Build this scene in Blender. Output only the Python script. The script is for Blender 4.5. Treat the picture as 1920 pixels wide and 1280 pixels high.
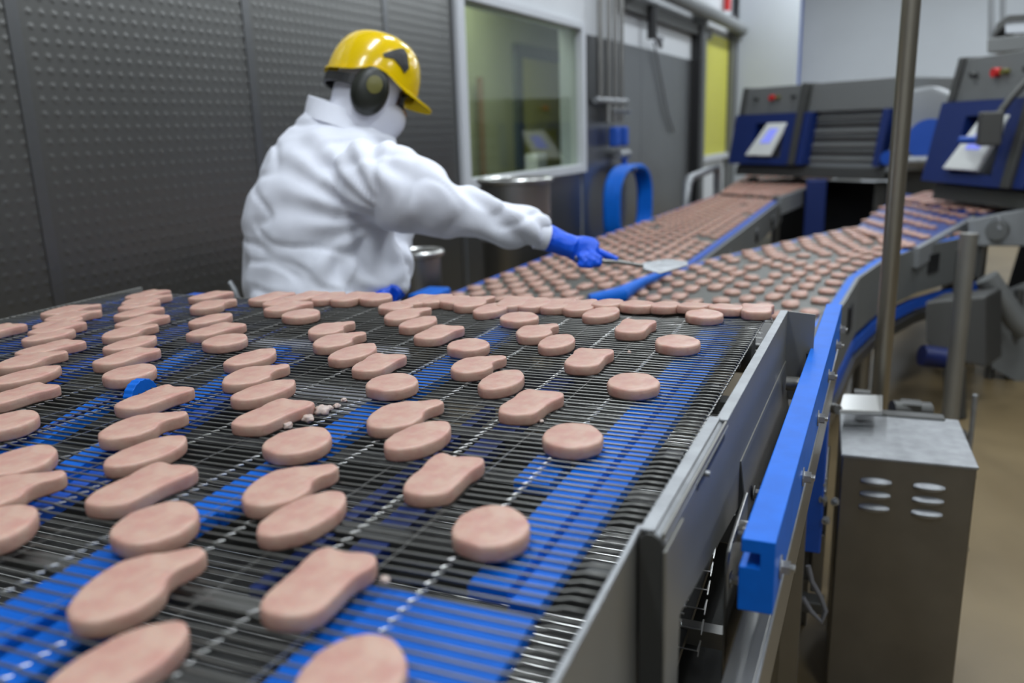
import bpy, bmesh, math, random
from mathutils import Vector, Matrix, noise
for o in list(bpy.data.objects): bpy.data.objects.remove(o)
S = bpy.context.scene
COL = S.collection
V = Vector
rnd = random.Random(7)

# ------------------------------------------------------------------ camera
FPX = 1560.0; HOR = 392.0; ROLL = .032; CAMZ = 1.42
th = math.atan(HOR/FPX); psi = math.radians(22.4)
HX, HY = -math.sin(psi), math.cos(psi)
CF = V((math.cos(th)*HX, math.cos(th)*HY, -math.sin(th)))
_r = V((HY, -HX, 0)); _u = _r.cross(CF)
CR = math.cos(ROLL)*_r - math.sin(ROLL)*_u
CU = math.sin(ROLL)*_r + math.cos(ROLL)*_u
CC = V((0, 0, CAMZ))
cam = bpy.data.cameras.new('camera'); camo = bpy.data.objects.new('camera', cam); COL.objects.link(camo)
camo.matrix_world = Matrix(((CR.x, CU.x, -CF.x, 0), (CR.y, CU.y, -CF.y, 0), (CR.z, CU.z, -CF.z, CAMZ), (0, 0, 0, 1)))
cam.sensor_width = 36; cam.lens = FPX*36/1920; cam.clip_start = .02; cam.clip_end = 100
cam.dof.use_dof = True; cam.dof.focus_distance = 1.17; cam.dof.aperture_fstop = 3.1
S.camera = camo
# ------------------------------------------------------------------ world, light, exposure
S.view_settings.view_transform = 'Standard'; S.view_settings.look = 'None'
S.view_settings.exposure = 0.0; S.view_settings.gamma = 1.0; S.view_settings.use_curve_mapping = False
W = bpy.data.worlds.new('world'); S.world = W; W.use_nodes = True
W.node_tree.nodes['Background'].inputs[0].default_value = (.75, .85, 1, 1)
W.node_tree.nodes['Background'].inputs[1].default_value = .05
LIGHTS = [(-1.0, -.9), (-1.0, 1.5), (-1.0, 3.9), (-.8, 6.4), (-.6, 9.0), (1.3, -.9), (1.3, 1.6), (1.5, 4.2), (1.7, 7.0), (2.0, 10.0), (3.9, .5), (4.1, 4.5), (4.3, 8.5), (-.3, 12.6), (2.4, 12.9), (5.0, 12.6)]  # the last three lamps are added to brighten the far wall
LZ = 4.25
for i, (x, y) in enumerate(LIGHTS):
    l = bpy.data.lights.new('lamp', 'AREA'); l.shape = 'RECTANGLE'; l.size = .22; l.size_y = 1.45
    l.energy = 37 if y < 5 else 34 if y < 12 else 75; l.color = (.86, .93, 1.0)
    o = bpy.data.objects.new('ceiling_lamp_light', l); COL.objects.link(o); o.location = (x, y, LZ)

# ------------------------------------------------------------------ pixel -> point helpers (photo treated as 1920 x 1280)
def ray(x, y): return CF + CR*((x-960)/FPX) - CU*((y-640)/FPX)
def onz(x, y, z): d = ray(x, y); return CC + d*((z-CAMZ)/d.z)
def ony(x, y, Y): d = ray(x, y); return CC + d*(Y/d.y)
def onZ(x, y, Z): return CC + ray(x, y)*Z

# ------------------------------------------------------------------ materials
def mat(name, col, rough=.5, metal=0, bump=0, bscale=60, var=0, vscale=8, col2=None, sss=0, spec=.5, coat=0, emit=None, estr=0, stretch=None, trans=0, alpha=1, bdist=.002):
    m = bpy.data.materials.new(name); m.use_nodes = True; nt = m.node_tree; b = nt.nodes['Principled BSDF']
    b.inputs['Base Color'].default_value = (*col, 1); b.inputs['Roughness'].default_value = rough
    b.inputs['Metallic'].default_value = metal; b.inputs['Specular IOR Level'].default_value = spec
    b.inputs['Coat Weight'].default_value = coat; b.inputs['Transmission Weight'].default_value = trans
    b.inputs['Alpha'].default_value = alpha
    if sss:
        b.inputs['Subsurface Weight'].default_value = sss; b.inputs['Subsurface Radius'].default_value = (.012, .005, .003); b.inputs['Subsurface Scale'].default_value = .6
    if emit: b.inputs['Emission Color'].default_value = (*emit, 1); b.inputs['Emission Strength'].default_value = estr
    tc = nt.nodes.new('ShaderNodeTexCoord'); mp = nt.nodes.new('ShaderNodeMapping'); nt.links.new(tc.outputs['Object'], mp.inputs[0])
    if stretch: mp.inputs['Scale'].default_value = stretch
    if var or col2:
        n = nt.nodes.new('ShaderNodeTexNoise'); n.inputs['Scale'].default_value = vscale; n.inputs['Detail'].default_value = 5
        nt.links.new(mp.outputs[0], n.inputs[0])
        r = nt.nodes.new('ShaderNodeValToRGB'); nt.links.new(n.outputs[0], r.inputs[0])
        c2 = col2 or tuple(c*(1-var) for c in col)
        r.color_ramp.elements[0].position = .35; r.color_ramp.elements[1].position = .65
        r.color_ramp.elements[0].color = (*c2, 1); r.color_ramp.elements[1].color = (*col, 1)
        nt.links.new(r.outputs[0], b.inputs['Base Color'])
    if bump:
        n = nt.nodes.new('ShaderNodeTexNoise'); n.inputs['Scale'].default_value = bscale; n.inputs['Detail'].default_value = 4
        nt.links.new(mp.outputs[0], n.inputs[0])
        k = nt.nodes.new('ShaderNodeBump'); k.inputs['Strength'].default_value = bump; k.inputs['Distance'].default_value = bdist
        nt.links.new(n.outputs[0], k.inputs['Height']); nt.links.new(k.outputs[0], b.inputs['Normal'])
    return m
M = {}
M['steel'] = mat('brushed stainless steel', (.33, .325, .31), .38, 1, .12, 90, .12, 5, stretch=(1, .25, 1), bdist=.001)
M['plate'] = mat('matt steel side plate', (.33, .325, .30), .55, .85, .1, 90, .1, 6, bdist=.001)
M['lip'] = mat('worn bright steel lip', (.34, .35, .36), .48, .7, .2, 160, .2, 30)
M['cab'] = mat('stainless cabinet', (.22, .21, .19), .42, .9, .08, 120, .12, 10)
M['bend'] = mat('wire bend', (.50, .50, .48), .34, .9)
M['pole'] = mat('pole steel', (.36, .33, .27), .34, .9)
M['wire'] = mat('belt wire', (.17, .168, .155), .42, .7)
M['node'] = mat('polished wire bend', (.55, .55, .53), .3, 1)
M['darksteel'] = mat('dark underframe steel', (.10, .10, .095), .5, .7)
M['black'] = mat('black plastic', (.012, .012, .013), .45)
M['blue'] = mat('blue wear plastic', (.0, .13, .62), .5, 0, .25, 300, .12, 30, bdist=.0006, spec=.25)
M['blue2'] = mat('blue guide strip', (.008, .075, .42), .5)
M['navy'] = mat('blue machine panel', (.002, .018, .125), .5)
M['patty'] = mat('raw chicken patty', (.53, .345, .268), .42, 0, .35, 130, 0, 55, (.48, .255, .205), sss=.3, bdist=.0012)
M['crumb'] = mat('raw meat crumb', (.48, .38, .33), .4, 0, .4, 200, sss=.3)
M['coat'] = mat('white cotton coat', (.80, .82, .90), .85, 0, .15, 220)
M['hood'] = mat('white mesh hood', (.70, .71, .79), .85, 0, .3, 180)
M['glove'] = mat('blue nitrile glove', (.0, .10, .80), .42, 0, .2, 90)
M['yellow'] = mat('yellow helmet plastic', (.80, .54, .0), .2, 0, coat=.4)
M['skin'] = mat('skin', (.42, .22, .15), .5, sss=.1)
M['muff'] = mat('dark green ear cup', (.010, .012, .007), .45)
M['lime'] = mat('yellow green ear cup badge', (.14, .13, .03), .4)
M['floor'] = mat('resin floor', (.205, .150, .074), .42, 0, .1, 40, 0, 2.2, (.165, .118, .056))
M['white'] = mat('white wall panel', (.62, .64, .66), .6, var=.05, vscale=1.5)
M['greywall'] = mat('grey white wall', (.50, .53, .56), .7, var=.06, vscale=1)
M['dark'] = mat('dark grey wall', (.09, .09, .088), .7)
M['grey'] = mat('grey painted machine casing', (.16, .165, .16), .45, .2)
M['greyl'] = mat('light grey casing', (.24, .25, .255), .5, .2)
M['frame'] = mat('white window frame', (.55, .57, .60), .4)
M['green'] = mat('pale green room wall', (.27, .28, .185), .7, var=.1, vscale=2)
M['dgreen'] = mat('dark green profile', (.03, .045, .03), .6)
M['ypanel'] = mat('yellow green door', (.30, .29, .035), .6)
M['ycurt'] = mat('yellow strip curtain', (.55, .53, .08), .5, var=.1, vscale=1.2)
M['rust'] = mat('brown post', (.13, .08, .04), .7)
M['red'] = mat('red button', (.6, .02, .02), .4)
M['screenf'] = mat('light grey screen housing', (.80, .82, .78), .5)
M['screen'] = mat('lit screen', (.05, .05, .1), .3, emit=(.25, .3, .95), estr=.9)
M['lamp'] = mat('lamp diffuser', (.9, .9, .9), .5, emit=(.9, .95, 1), estr=6)
M['glass'] = mat('window glass', (.75, .85, .78), .03, 0, trans=1, spec=.6)
M['trouser'] = mat('white trousers', (.6, .61, .66), .85)
M['boot'] = mat('white rubber boot', (.6, .6, .6), .5)
M['cable'] = mat('grey cable', (.14, .14, .15), .6)
M['motor'] = mat('dark blue motor', (.003, .012, .09), .4)

def dimple():                                      # embossed grid relief of the steel cladding
    m = mat('embossed steel cladding', (.235, .235, .226), .34, .95, 0, var=.06, vscale=1.2); nt = m.node_tree; b = nt.nodes['Principled BSDF']
    tc = nt.nodes.new('ShaderNodeTexCoord'); sep = nt.nodes.new('ShaderNodeSeparateXYZ'); nt.links.new(tc.outputs['Object'], sep.inputs[0])
    def mth(op, a, bb=None):
        n = nt.nodes.new('ShaderNodeMath'); n.operation = op
        for k, q in ((0, a), (1, bb)):
            if q is None: continue
            if isinstance(q, (int, float)): n.inputs[k].default_value = q
            else: nt.links.new(q, n.inputs[k])
        return n.outputs[0]
    def cell(s):
        f = mth('SUBTRACT', mth('FRACT', mth('MULTIPLY', s, 1/.047)), .5); return mth('MULTIPLY', f, f)
    r = mth('SQRT', mth('ADD', cell(sep.outputs['Y']), cell(sep.outputs['Z'])))
    h = mth('MAXIMUM', mth('SUBTRACT', .30, r), 0)
    k = nt.nodes.new('ShaderNodeBump'); k.inputs['Strength'].default_value = .22; k.inputs['Distance'].default_value = .02
    nt.links.new(h, k.inputs['Height']); nt.links.new(k.outputs[0], b.inputs['Normal'])
    return m
M['clad'] = dimple()
M['clad2'] = mat('flat steel cladding', (.25, .255, .26), .33, .95, .08, 3, .1, 1.2)

# ------------------------------------------------------------------ mesh builder
class MB:
    def __init__(s): s.v = []; s.f = []
    def add(s, vs, fs): n = len(s.v); s.v += [tuple(p) for p in vs]; s.f += [tuple(i+n for i in f) for f in fs]; return s
    def box(s, a, b, mt=None):
        (x0, y0, z0), (x1, y1, z1) = a, b
        vs = [V(p) for p in ((x0,y0,z0),(x1,y0,z0),(x1,y1,z0),(x0,y1,z0),(x0,y0,z1),(x1,y0,z1),(x1,y1,z1),(x0,y1,z1))]
        if mt: vs = [mt @ p for p in vs]
        return s.add(vs, [(3,2,1,0),(4,5,6,7),(0,1,5,4),(1,2,6,5),(2,3,7,6),(3,0,4,7)])
    def prism(s, lo, hi):                          # two matching loops of points
        n = len(lo); return s.add(list(lo)+list(hi), [tuple(range(n))[::-1], tuple(range(n, 2*n))]+[(i, (i+1)%n, n+(i+1)%n, n+i) for i in range(n)])
    def tube(s, pts, r, k=8, cap=True):
        pts = [V(p) for p in pts]; rs = r if isinstance(r, (list, tuple)) else [r]*len(pts)
        rings = []; up = V((0, 0, 1)); prev = None
        for i, p in enumerate(pts):
            t = ((pts[min(i+1, len(pts)-1)]-p).normalized()+(p-pts[max(i-1, 0)]).normalized())
            t = t.normalized() if t.length > 1e-6 else V((0, 0, 1))
            if prev is None: a = t.cross(up if abs(t.z) < .9 else V((1, 0, 0))).normalized()
            else: a = (prev - t*prev.dot(t)).normalized()
            prev = a; b = t.cross(a)
            rings.append([p+(a*math.cos(q)+b*math.sin(q))*rs[i] for q in [2*math.pi*(j+.5)/k for j in range(k)]])
        return s.loft(rings, cap)
    def loft(s, rings, cap=True):
        k = len(rings[0]); vs = [p for r in rings for p in r]; fs = []
        for i in range(len(rings)-1):
            for j in range(k): fs.append((i*k+j, i*k+(j+1)%k, (i+1)*k+(j+1)%k, (i+1)*k+j))
        if cap: fs += [tuple(range(k))[::-1], tuple(range(len(vs)-k, len(vs)))]
        return s.add(vs, fs)
    def build(s, name, m, parent=None, smooth=False, bevel=0, label=None, mt=None):
        me = bpy.data.meshes.new(name); me.from_pydata(s.v, [], s.f)
        bm = bmesh.new(); bm.from_mesh(me); bmesh.ops.recalc_face_normals(bm, faces=bm.faces); bm.to_mesh(me); bm.free()
        if smooth:
            me.polygons.foreach_set('use_smooth', [True]*len(me.polygons))
            me.set_sharp_from_angle(angle=math.radians(40))
        me.materials.append(m if not isinstance(m, str) else M[m])
        o = bpy.data.objects.new(name, me); COL.objects.link(o)
        if parent: o.parent = parent; o.matrix_parent_inverse = Matrix(); o.location = -V(parent.get('_org', (0, 0, 0)))
        if bevel:
            k = o.modifiers.new('bevel', 'BEVEL'); k.width = bevel; k.segments = 2; k.limit_method = 'ANGLE'
        if label: o['label'] = label
        return o
def tag(o, label=None, cat=None, group=None, kind=None):
    if label: o['label'] = label
    if cat: o['category'] = cat
    if group: o['group'] = group
    if kind: o['kind'] = kind
    return o
def thing(name, label, cat, loc=(0, 0, 0), group=None):   # parts are given in world coordinates; build() shifts them
    o = bpy.data.objects.new(name, None); COL.objects.link(o); o.location = loc; o.empty_display_size = .1
    o['_org'] = tuple(loc)
    return tag(o, label, cat, group)
def hexbolt(name, p, ax, r, parent, m='node', washer=True):
    ax = V(ax).normalized(); b = MB()
    if washer: b.tube([p, p+ax*r*.22], r*1.5, 20)
    b.tube([p+ax*r*.2, p+ax*r*1.25], r*.95, 6); b.tube([p+ax*r*1.25, p+ax*r*1.8], r*.5, 10)
    return b.build(name, m, parent)

# ------------------------------------------------------------------ setting
def struct(o, kind='structure'): o['kind'] = kind; return o
FL = MB().box((-8, -5, -.1), (9, 19, 0)).build('floor', 'floor'); struct(FL)
CE = MB().box((-8, -5, 4.6), (9, 19, 4.7)).build('ceiling', 'greywall'); struct(CE)
wa = math.radians(4.3-.5)
WD = V((math.sin(wa), math.cos(wa), 0)); WN = V((math.cos(wa), -math.sin(wa), 0))   # along wall, into the room
WO = CC - WN*2.7; WO.z = 0
WM = Matrix(((WN.x, WD.x, 0, WO.x), (WN.y, WD.y, 0, WO.y), (0, 0, 1, 0), (0, 0, 0, 1)))  # x out of wall, y along, z up
def wp(x, s, z): return WM @ V((x, s, z))
wall = MB()
for a, b in (((-.2, -5, 0), (-.02, 4.86, 4.6)), ((-.2, 4.86, 0), (-.02, 6.98, 1.08)), ((-.2, 4.86, 2.26), (-.02, 6.98, 4.6)), ((-.2, 6.98, 0), (-.02, 11.0, 4.6)), ((-.2, 11.0, 0), (-.02, 13.05, .95)), ((-.2, 11.0, 2.62), (-.02, 13.05, 4.6)), ((-.2, 13.05, 0), (-.02, 13.6, 4.6))):
    wall.box(a, b)
wl = struct(wall.build('wall_left', 'white')); wl.matrix_world = WM
def wpart(name, a, b, m, parent=None, bevel=0):
    o = MB().box(a, b).build(name, m, parent, bevel=bevel)
    if parent is None: o.matrix_world = WM
    return o
e = 1.89
s0 = -3.51
while s0 < 4.7:
    s1 = min(s0+1.08, 4.80)
    wpart('panel', (-.02, s0+.006, .02), (.0, s1-.006, 3.3), 'clad', wl)
    MB().box((0, s1-.022, .02), (.004, s1+.022, 3.3)).build('joint_strip', 'clad2', wl)
    s0 += 1.08
    if s0 > 4.7: break
for a, b in ((4.86, 6.96),): wpart('panel', (-.02, a, .02), (0, b, 1.07), 'clad2', wl)
for a, b in ((7.02, 8.7), (8.71, 10.95)): wpart('panel', (-.02, a, .02), (0, b, 2.22), 'clad2', wl)
# window into the next room
w1 = bpy.data.objects.new('window_1', None); COL.objects.link(w1); w1.matrix_world = WM; struct(w1)
fr = MB()
for a, b in (((-.06, 4.80, 1.06), (.035, 4.90, 2.30)), ((-.06, 6.94, 1.06), (.035, 7.03, 2.30)), ((-.06, 4.9, 1.06), (.035, 6.94, 1.13)), ((-.06, 4.9, 2.24), (.035, 6.94, 2.30))): fr.box(a, b)
fr.build('window_frame', 'frame', w1, bevel=.006)
MB().box((-.03, 4.9, 1.13), (-.022, 6.94, 2.24)).build('pane', 'glass', w1)
rm = MB()
for a, b in (((-1.6, 3.6, -.02), (-1.5, 11.5, 3.2)), ((-1.5, 3.5, 0), (-.2, 3.6, 3.2)), ((-1.5, 11.5, 0), (-.2, 11.6, 3.2)), ((-1.6, 3.5, 3.2), (-.2, 11.6, 3.3))): rm.box(a, b)
o = struct(rm.build('wall_adjoining_room', 'green')); o.matrix_world = WM
def wpix(px, py, x):                                # where the line of sight meets the plane x of the left wall frame
    d = ray(px, py); p0 = wp(x, 0, 0); return WM.inverted() @ (CC+d*((p0-CC).dot(WN)/d.dot(WN)))
sa, sb_ = wpix(972, 200, -1.5).y, wpix(1046, 200, -1.5).y; zt_ = wpix(1000, 112, -1.5).z
o = wpart('door_1', (-1.5, sa, .1), (-1.46, sb_, zt_), 'ypanel', bevel=.004); struct(o)
for y0 in (sa-.14, sb_): MB().box((-1.5, y0, 0), (-1.44, y0+.14, zt_+.12)).build('door_frame', 'dgreen', o)
MB().box((-1.5, sa-.14, zt_), (-1.44, sb_+.14, zt_+.14)).build('door_frame', 'dgreen', o)
for i, (x, px, w) in enumerate(((-1.2, 1066, .16), (-.8, 1077, .12), (-.4, 1086, .10))):
    y = wpix(px, 200, x).y; o = MB().box((x, y, 0), (x+.1, y+w, 3.2)).build('trim_%d' % (i+1), 'dgreen'); o.matrix_world = WM; struct(o)
y = wpix(901, 200, -1.4).y
t = tag(MB().tube([wp(-1.4, y, 0), wp(-1.4, y, wpix(901, 145, -1.4).z)], .035, 10).build('post', 'rust'), 'slim brown post seen through the window, left of the yellow door', 'post')
y = wpix(990, 280, -1.2).y
t = tag(MB().box((-1.25, y, 0), (-1.1, y+.28, 1.18)).build('bin', 'frame', bevel=.02), 'small pale box standing before the yellow door behind the window', 'box'); t.matrix_world = WM
l = bpy.data.lights.new('lamp', 'AREA'); l.size = 1.2; l.energy = 60; l.color = (.95, 1, .85)
o = bpy.data.objects.new('room_fill_light', l); COL.objects.link(o); o.location = wp(-.8, 7.0, 3.1)  # unseen fill light, added so the room behind the window is lit
def drum(name, cx, cy, z0, z1, r, label, m='steel'):
    t = thing(name, label, 'bin', (cx, cy, 0))
    b = MB(); prof = [(0, z0), (r*.96, z0), (r, z0+.02), (r, z1-.02), (r*.97, z1-.02), (r*.95, z0+.05), (0, z0+.05)]
    ring = lambda rr, z: [V((cx+rr*math.cos(a), cy+rr*math.sin(a), z)) for a in [2*math.pi*j/40 for j in range(40)]]
    b.loft([ring(max(p[0], .002), p[1]) for p in prof]); b.build('drum_body', m, t, smooth=True)
    for zz, rr in ((z1-.015, .016), (z0+(z1-z0)*.45, .010)):
        k = MB(); pts = [V((cx+(r+.004)*math.cos(a), cy+(r+.004)*math.sin(a), zz)) for a in [2*math.pi*j/40 for j in range(41)]]
        k.tube(pts, rr, 8, cap=False); k.build('rim' if rr > .012 else 'hoop', 'node' if rr > .012 else 'lip', t, smooth=True)
    for j in range(3):
        a = 2*math.pi*j/3+.5; MB().tube([(cx+r*.8*math.cos(a), cy+r*.8*math.sin(a), 0), (cx+r*.8*math.cos(a), cy+r*.8*math.sin(a), z0+.01)], .018, 8).build('leg', 'steel', t)
    return t
# far wall, side walls
o = struct(MB().box((-3.2, 15.6, 0), (9, 15.8, 4.6)).build('wall_back', 'greywall'))
o = struct(MB().box((7.5, -5, 0), (7.7, 15.6, 4.6)).build('wall_right', 'dark'))
o = struct(MB().box((-4, -4.2, 0), (7.5, -4.0, 4.6)).build('wall_front', 'white'))
pil = struct(MB().box((-1.72, 13.3, 0), (-.9, 13.9, 4.6)).build('wall_corner', 'greywall'))
tag(MB().tube([onZ(1490, 160, 14).xy.to_3d(), onZ(1490, 160, 14).xy.to_3d()+V((0, 0, 4.6))], .075, 14).build('blue_pipe', 'blue2', smooth=True), 'dark blue vertical pipe against the far white wall', 'pipe')
# sliding door frame, yellow curtain, overhead track on the left wall
dr = bpy.data.objects.new('door_2', None); COL.objects.link(dr); dr.matrix_world = WM; struct(dr)
MB().box((-.02, 10.86, 0), (.10, 11.04, 2.62)).build('door_post', 'black', dr)
MB().box((-.02, 11.0, .0), (.08, 11.26, 2.55)).build('door_edge', 'clad2', dr)
MB().box((-.03, 11.26, 1.02), (.0, 12.98, 2.62)).build('curtain', 'ycurt', dr, label='yellow translucent curtain filling the doorway')
MB().box((-.02, 11.26, .95), (.05, 13.0, 1.03)).build('sill', 'frame', dr)
MB().box((-.02, 12.95, 0), (.08, 13.2, 2.62)).build('door_edge', 'grey', dr)
t = thing('door_track', 'long grey overhead track tube above the steel sliding door', 'track', wp(.12, 8.3, 2.7))
MB().tube([wp(.16, 7.9, 2.78), wp(.16, 13.4, 2.78)], .085, 16).build('track_tube', 'greyl', t, smooth=True)
MB().box((-.02, 8.0, 2.52), (.07, 11.6, 2.64)).build('track_plate', 'darksteel', t).matrix_local = Matrix.Translation(-t.location) @ WM
for s in (8.1, 10.9, 13.0): MB().box((-.02, s, 2.60), (.16, s+.08, 2.86)).build('bracket', 'grey', t).matrix_local = Matrix.Translation(-t.location) @ WM
t = thing('door_drive', 'black door drive unit hanging below the overhead track', 'motor', wp(.1, 8.9, 2.3))
k = MB(); k.tube([wp(.10, 8.75, 2.62), wp(.10, 8.75, 2.30)], .05, 12); k.build('housing', 'black', t, smooth=True)
MB().tube([wp(.12, 8.75, 2.36), wp(.12, 9.0, 2.24), wp(.10, 9.1, 2.34)], .022, 8).build('chain_loop', 'cable', t, smooth=True)
tag(MB().tube([wp(.03, 9.05, 2.3), wp(.03, 9.3, 2.0), wp(.03, 9.6, 1.6), wp(.03, 9.9, 1.36)], .012, 8).build('slack_cable', 'cable', smooth=True), 'dark cable sagging diagonally across the steel wall beside the door', 'cable')
# water pipes, manifold, valves, hose
t = thing('water_pipes', 'four thin steel pipes running down the wall to a valve manifold', 'pipes', wp(.05, 7.6, 1.6))
for k, s in enumerate((7.28, 7.50, 7.68, 7.86)):
    MB().tube([wp(.07, s, 4.5), wp(.07, s, 1.66)], .024 if k else .03, 10).build('pipe', 'steel', t, smooth=True)
MB().tube([wp(.07, 7.15, 1.67), wp(.07, 8.0, 1.67)], .03, 10).build('manifold', 'lip', t, smooth=True)
for s in (7.50, 7.68, 7.86):
    v = MB().tube([wp(.07, s, 1.67), wp(.07, s, 1.48)], .034, 10).build('valve', 'node', t, smooth=True)
    MB().tube([wp(.11, s, 1.58), wp(.17, s, 1.58)], .02, 8).build('valve_stem', 'lip', v).location = (0, 0, 0)
for s in (7.60, 7.84): MB().box((.05, s-.05, 1.26), (.14, s+.05, 1.44)).build('filter_cup', 'blue2', t, bevel=.02).matrix_local = Matrix.Translation(-t.location) @ WM
t2 = thing('pipe_junction', 'pale cluster of fittings below the blue filter cups', 'fitting', wp(.07, 7.9, 1.15))
MB().tube([wp(.08, 7.72, 1.18), wp(.08, 8.02, 1.18)], .045, 10).build('fitting', 'lip', t2, smooth=True)
MB().tube([wp(.08, 7.92, 1.17), wp(.08, 7.92, .96)], .028, 10).build('pipe', 'blue2', t2, smooth=True)
t = thing('hose_loop', 'bright blue hose hung in a tall oval coil on the steel wall', 'hose', wp(.1, 7.9, .7))
for k in range(5):
    pts = []
    for j in range(49):
        a = 2*math.pi*j/48
        ss, cc2 = math.sin(a), math.cos(a)
        pts.append(wp(.10+.022*k, 7.85+.52*abs(ss)**.75*(1 if ss > 0 else -1)+.015*k, .70+.36*abs(cc2)**.7*(1 if cc2 > 0 else -1)-.012*(k % 2)))
    MB().tube(pts, .030, 8, cap=False).build('hose_turn', 'blue', t, smooth=True)
MB().tube([wp(.0, 7.85, 1.04), wp(.22, 7.85, 1.04)], .025, 8).build('hook', 'steel', t)
dp = onZ(968, 420, 4.8); drum('drum_bin', dp.x, dp.y, .55, 1.17, .20, 'large stainless drum bin with a bright rim below the window')
dp = onZ(787, 500, 3.7); drum('drum_bin', dp.x, dp.y, .40, .93, .095, 'smaller stainless drum bin just behind the worker\'s coat')
t = thing('handrail', 'bent pale steel handrail in front of the door', 'railing', (-1.6, 7.5, 0))
a = onZ(1285, 385, 7.6); b = onZ(1290, 335, 7.6); c = onZ(1345, 312, 8.6); d = onZ(1347, 340, 8.6)
MB().tube([V((a.x, a.y, .0)), a, b+V((0, 0, -.05)), b+(c-b)*.06, c-(c-b)*.04, c+V((0, 0, -.05)), V((d.x, d.y, 0))], .04, 12).build('rail_tube', 'lip', t, smooth=True)

# ------------------------------------------------------------------ wire mesh main conveyor
BZ = 1.09; XL, XR = -1.575, -.148; PITCH = .01305; RR = .00135
conv = thing('wire_belt_conveyor', 'wide wire mesh conveyor in the foreground with blue side beam', 'conveyor', (-.86, .9, 0))
def sk(x, y): return x+.022*(y-.65)                 # the side frame splays very slightly outward
def sk2(x, y): return x+.034*(y-.65)
JOINTS = [-.277-.1013*k for k in range(13)]
def crest(x): return 1.40+.095*(x+1.57)/1.42
def drop(y, x=-.8): return 0 if y < crest(x) else 3*(y-crest(x))**2
def rod_mesh():
    b = MB(); z = 0
    xs = [(XL, 0)]
    for j in reversed(JOINTS):
        if j < XL+.02: continue
        xs += [(j-.006, .0010), (j+.006, -.0010)]
    xs += [(XR-.030, -.001), (XR-.022, .0035), (XR-.004, .0035), (XR, -.003)]
    b.tube([(x, y, z) for x, y in xs], RR, 6)
    return b
rmesh = rod_mesh().build('rod', 'wire', conv, smooth=True)
lk = MB()
for j in JOINTS: lk.tube([(j-.003, -.0006, .0008), (j, .0022, .0014), (j+.0025, PITCH*.55, .0004)], .00065, 5)
for j in [q-.05 for q in JOINTS[:12]]: lk.tube([(j-.001, 0, .0), (j+.002, PITCH, .0)], .0004, 4)
lk.tube([(XR-.001, -.003, 0), (XR, PITCH*.6, 0)], RR*.9, 5)
lk = lk.build('link', 'bend', rmesh); lk['kind'] = 'stuff'
lk.location = (0, 0, 0)
N = 0; y = .16
org = V(conv.location)
while y < 1.60:
    if N == 0: r = rmesh; l2 = lk
    else:
        r = rmesh.copy(); COL.objects.link(r); l2 = lk.copy(); COL.objects.link(l2); l2.parent = r; l2.location = (0, 0, 0)
    dL, dR = drop(y, XL), drop(y, XR); sl_ = (dL-dR)/(XR-XL); dz = -dR-sl_*XR
    r.location = V((sk(0, y), y, BZ-RR+dz + .0003*math.sin(N*1.7)))-org
    r.rotation_euler = (0, -math.atan(sl_), .0008*math.sin(N*2.3))
    y += PITCH; N += 1
# nose and return run of the belt (too many to pick apart)
st = MB()
for k in range(9):
    a = math.pi/2-k*.3; st.tube([(XL, 1.585+.045*math.cos(a), BZ-.092+.045*math.sin(a)), (XR, 1.60+.045*math.cos(a), BZ-.092+.045*math.sin(a))], RR, 5)
k = .22
while k < 1.5:
    zz = .905+.02*math.sin(k*6)
    st.tube([(XL, k, zz), (XR-.02, k, zz), (XR-.012, k+.008, zz), (XR, k+.008, zz)], RR, 5); k += .014
for xx in (XR-.004, XR-.02, XR-.06): st.tube([(xx, .22, .905), (xx, 1.5, .9)], .0009, 4)
for k in range(17):
    a = k/16; yy = 1.22-.34*a; zz = 1.0-.175*a**1.4
    st.tube([(-.6, yy, zz), (-.162, yy, zz), (-.160, yy-.006, zz-.004), (-.137, yy-.006, zz-.004), (-.135, yy+.004, zz+.004)], .0012, 5)
    st.tube([(-.135, yy+.004, zz+.004), (-.135, yy-.014, zz-.006)], .0010, 4)
st = st.build('return_belt', 'bend', conv); st['kind'] = 'stuff'
MB().tube([(XL+.01, 1.58, BZ-.092), (XR-.01, 1.59, BZ-.092)], .04, 20).build('nose_roller', 'darksteel', conv, smooth=True)
# blue wear strips and bearers below the mesh; darker blues stand for shade there
def strip(x0, x1, xa, xb, y0, y1, z, m, name='wear_strip', h=.012):
    b = MB(); lo = [V((x0, y0, z-h)), V((x1, y0, z-h)), V((xb, y1, z-h)), V((xa, y1, z-h))]; b.prism(lo, [p+V((0, 0, h)) for p in lo]); return b.build(name, m, conv)
ZS = BZ-.0075
strip(-.258, -.225, -.222, -.192, .52, 1.52, ZS, 'blue'); strip(-.2245, -.2, -.1915, -.168, .52, 1.52, ZS-.009, 'blue')
strip(-.335, -.188, -.335, -.195, .20, .50, ZS-.004, 'blue'); strip(-.30, -.262, -.30, -.262, .72, .79, ZS-.003, 'blue')
strip(-.583, -.535, -.583, -.535, .30, .56, ZS, 'blue'); strip(-.53, -.49, -.53, -.49, .20, .44, ZS-.006, 'blue')
strip(-.571, -.528, -.585, -.54, .56, 1.50, ZS-.001, 'blue')
strip(-.765, -.735, -.895, -.865, .45, 1.12, ZS-.002, 'blue'); strip(-.733, -.71, -.862, -.84, .45, 1.12, ZS-.012, 'blue2')
strip(-.90, -.865, -1.085, -1.05, .60, 1.20, ZS-.004, 'blue')
strip(-.41, -.38, -.41, -.38, .55, 1.3, ZS-.03, 'navy'); strip(-.455, -.44, -.455, -.44, .50, 1.0, ZS-.03, 'navy')
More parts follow.
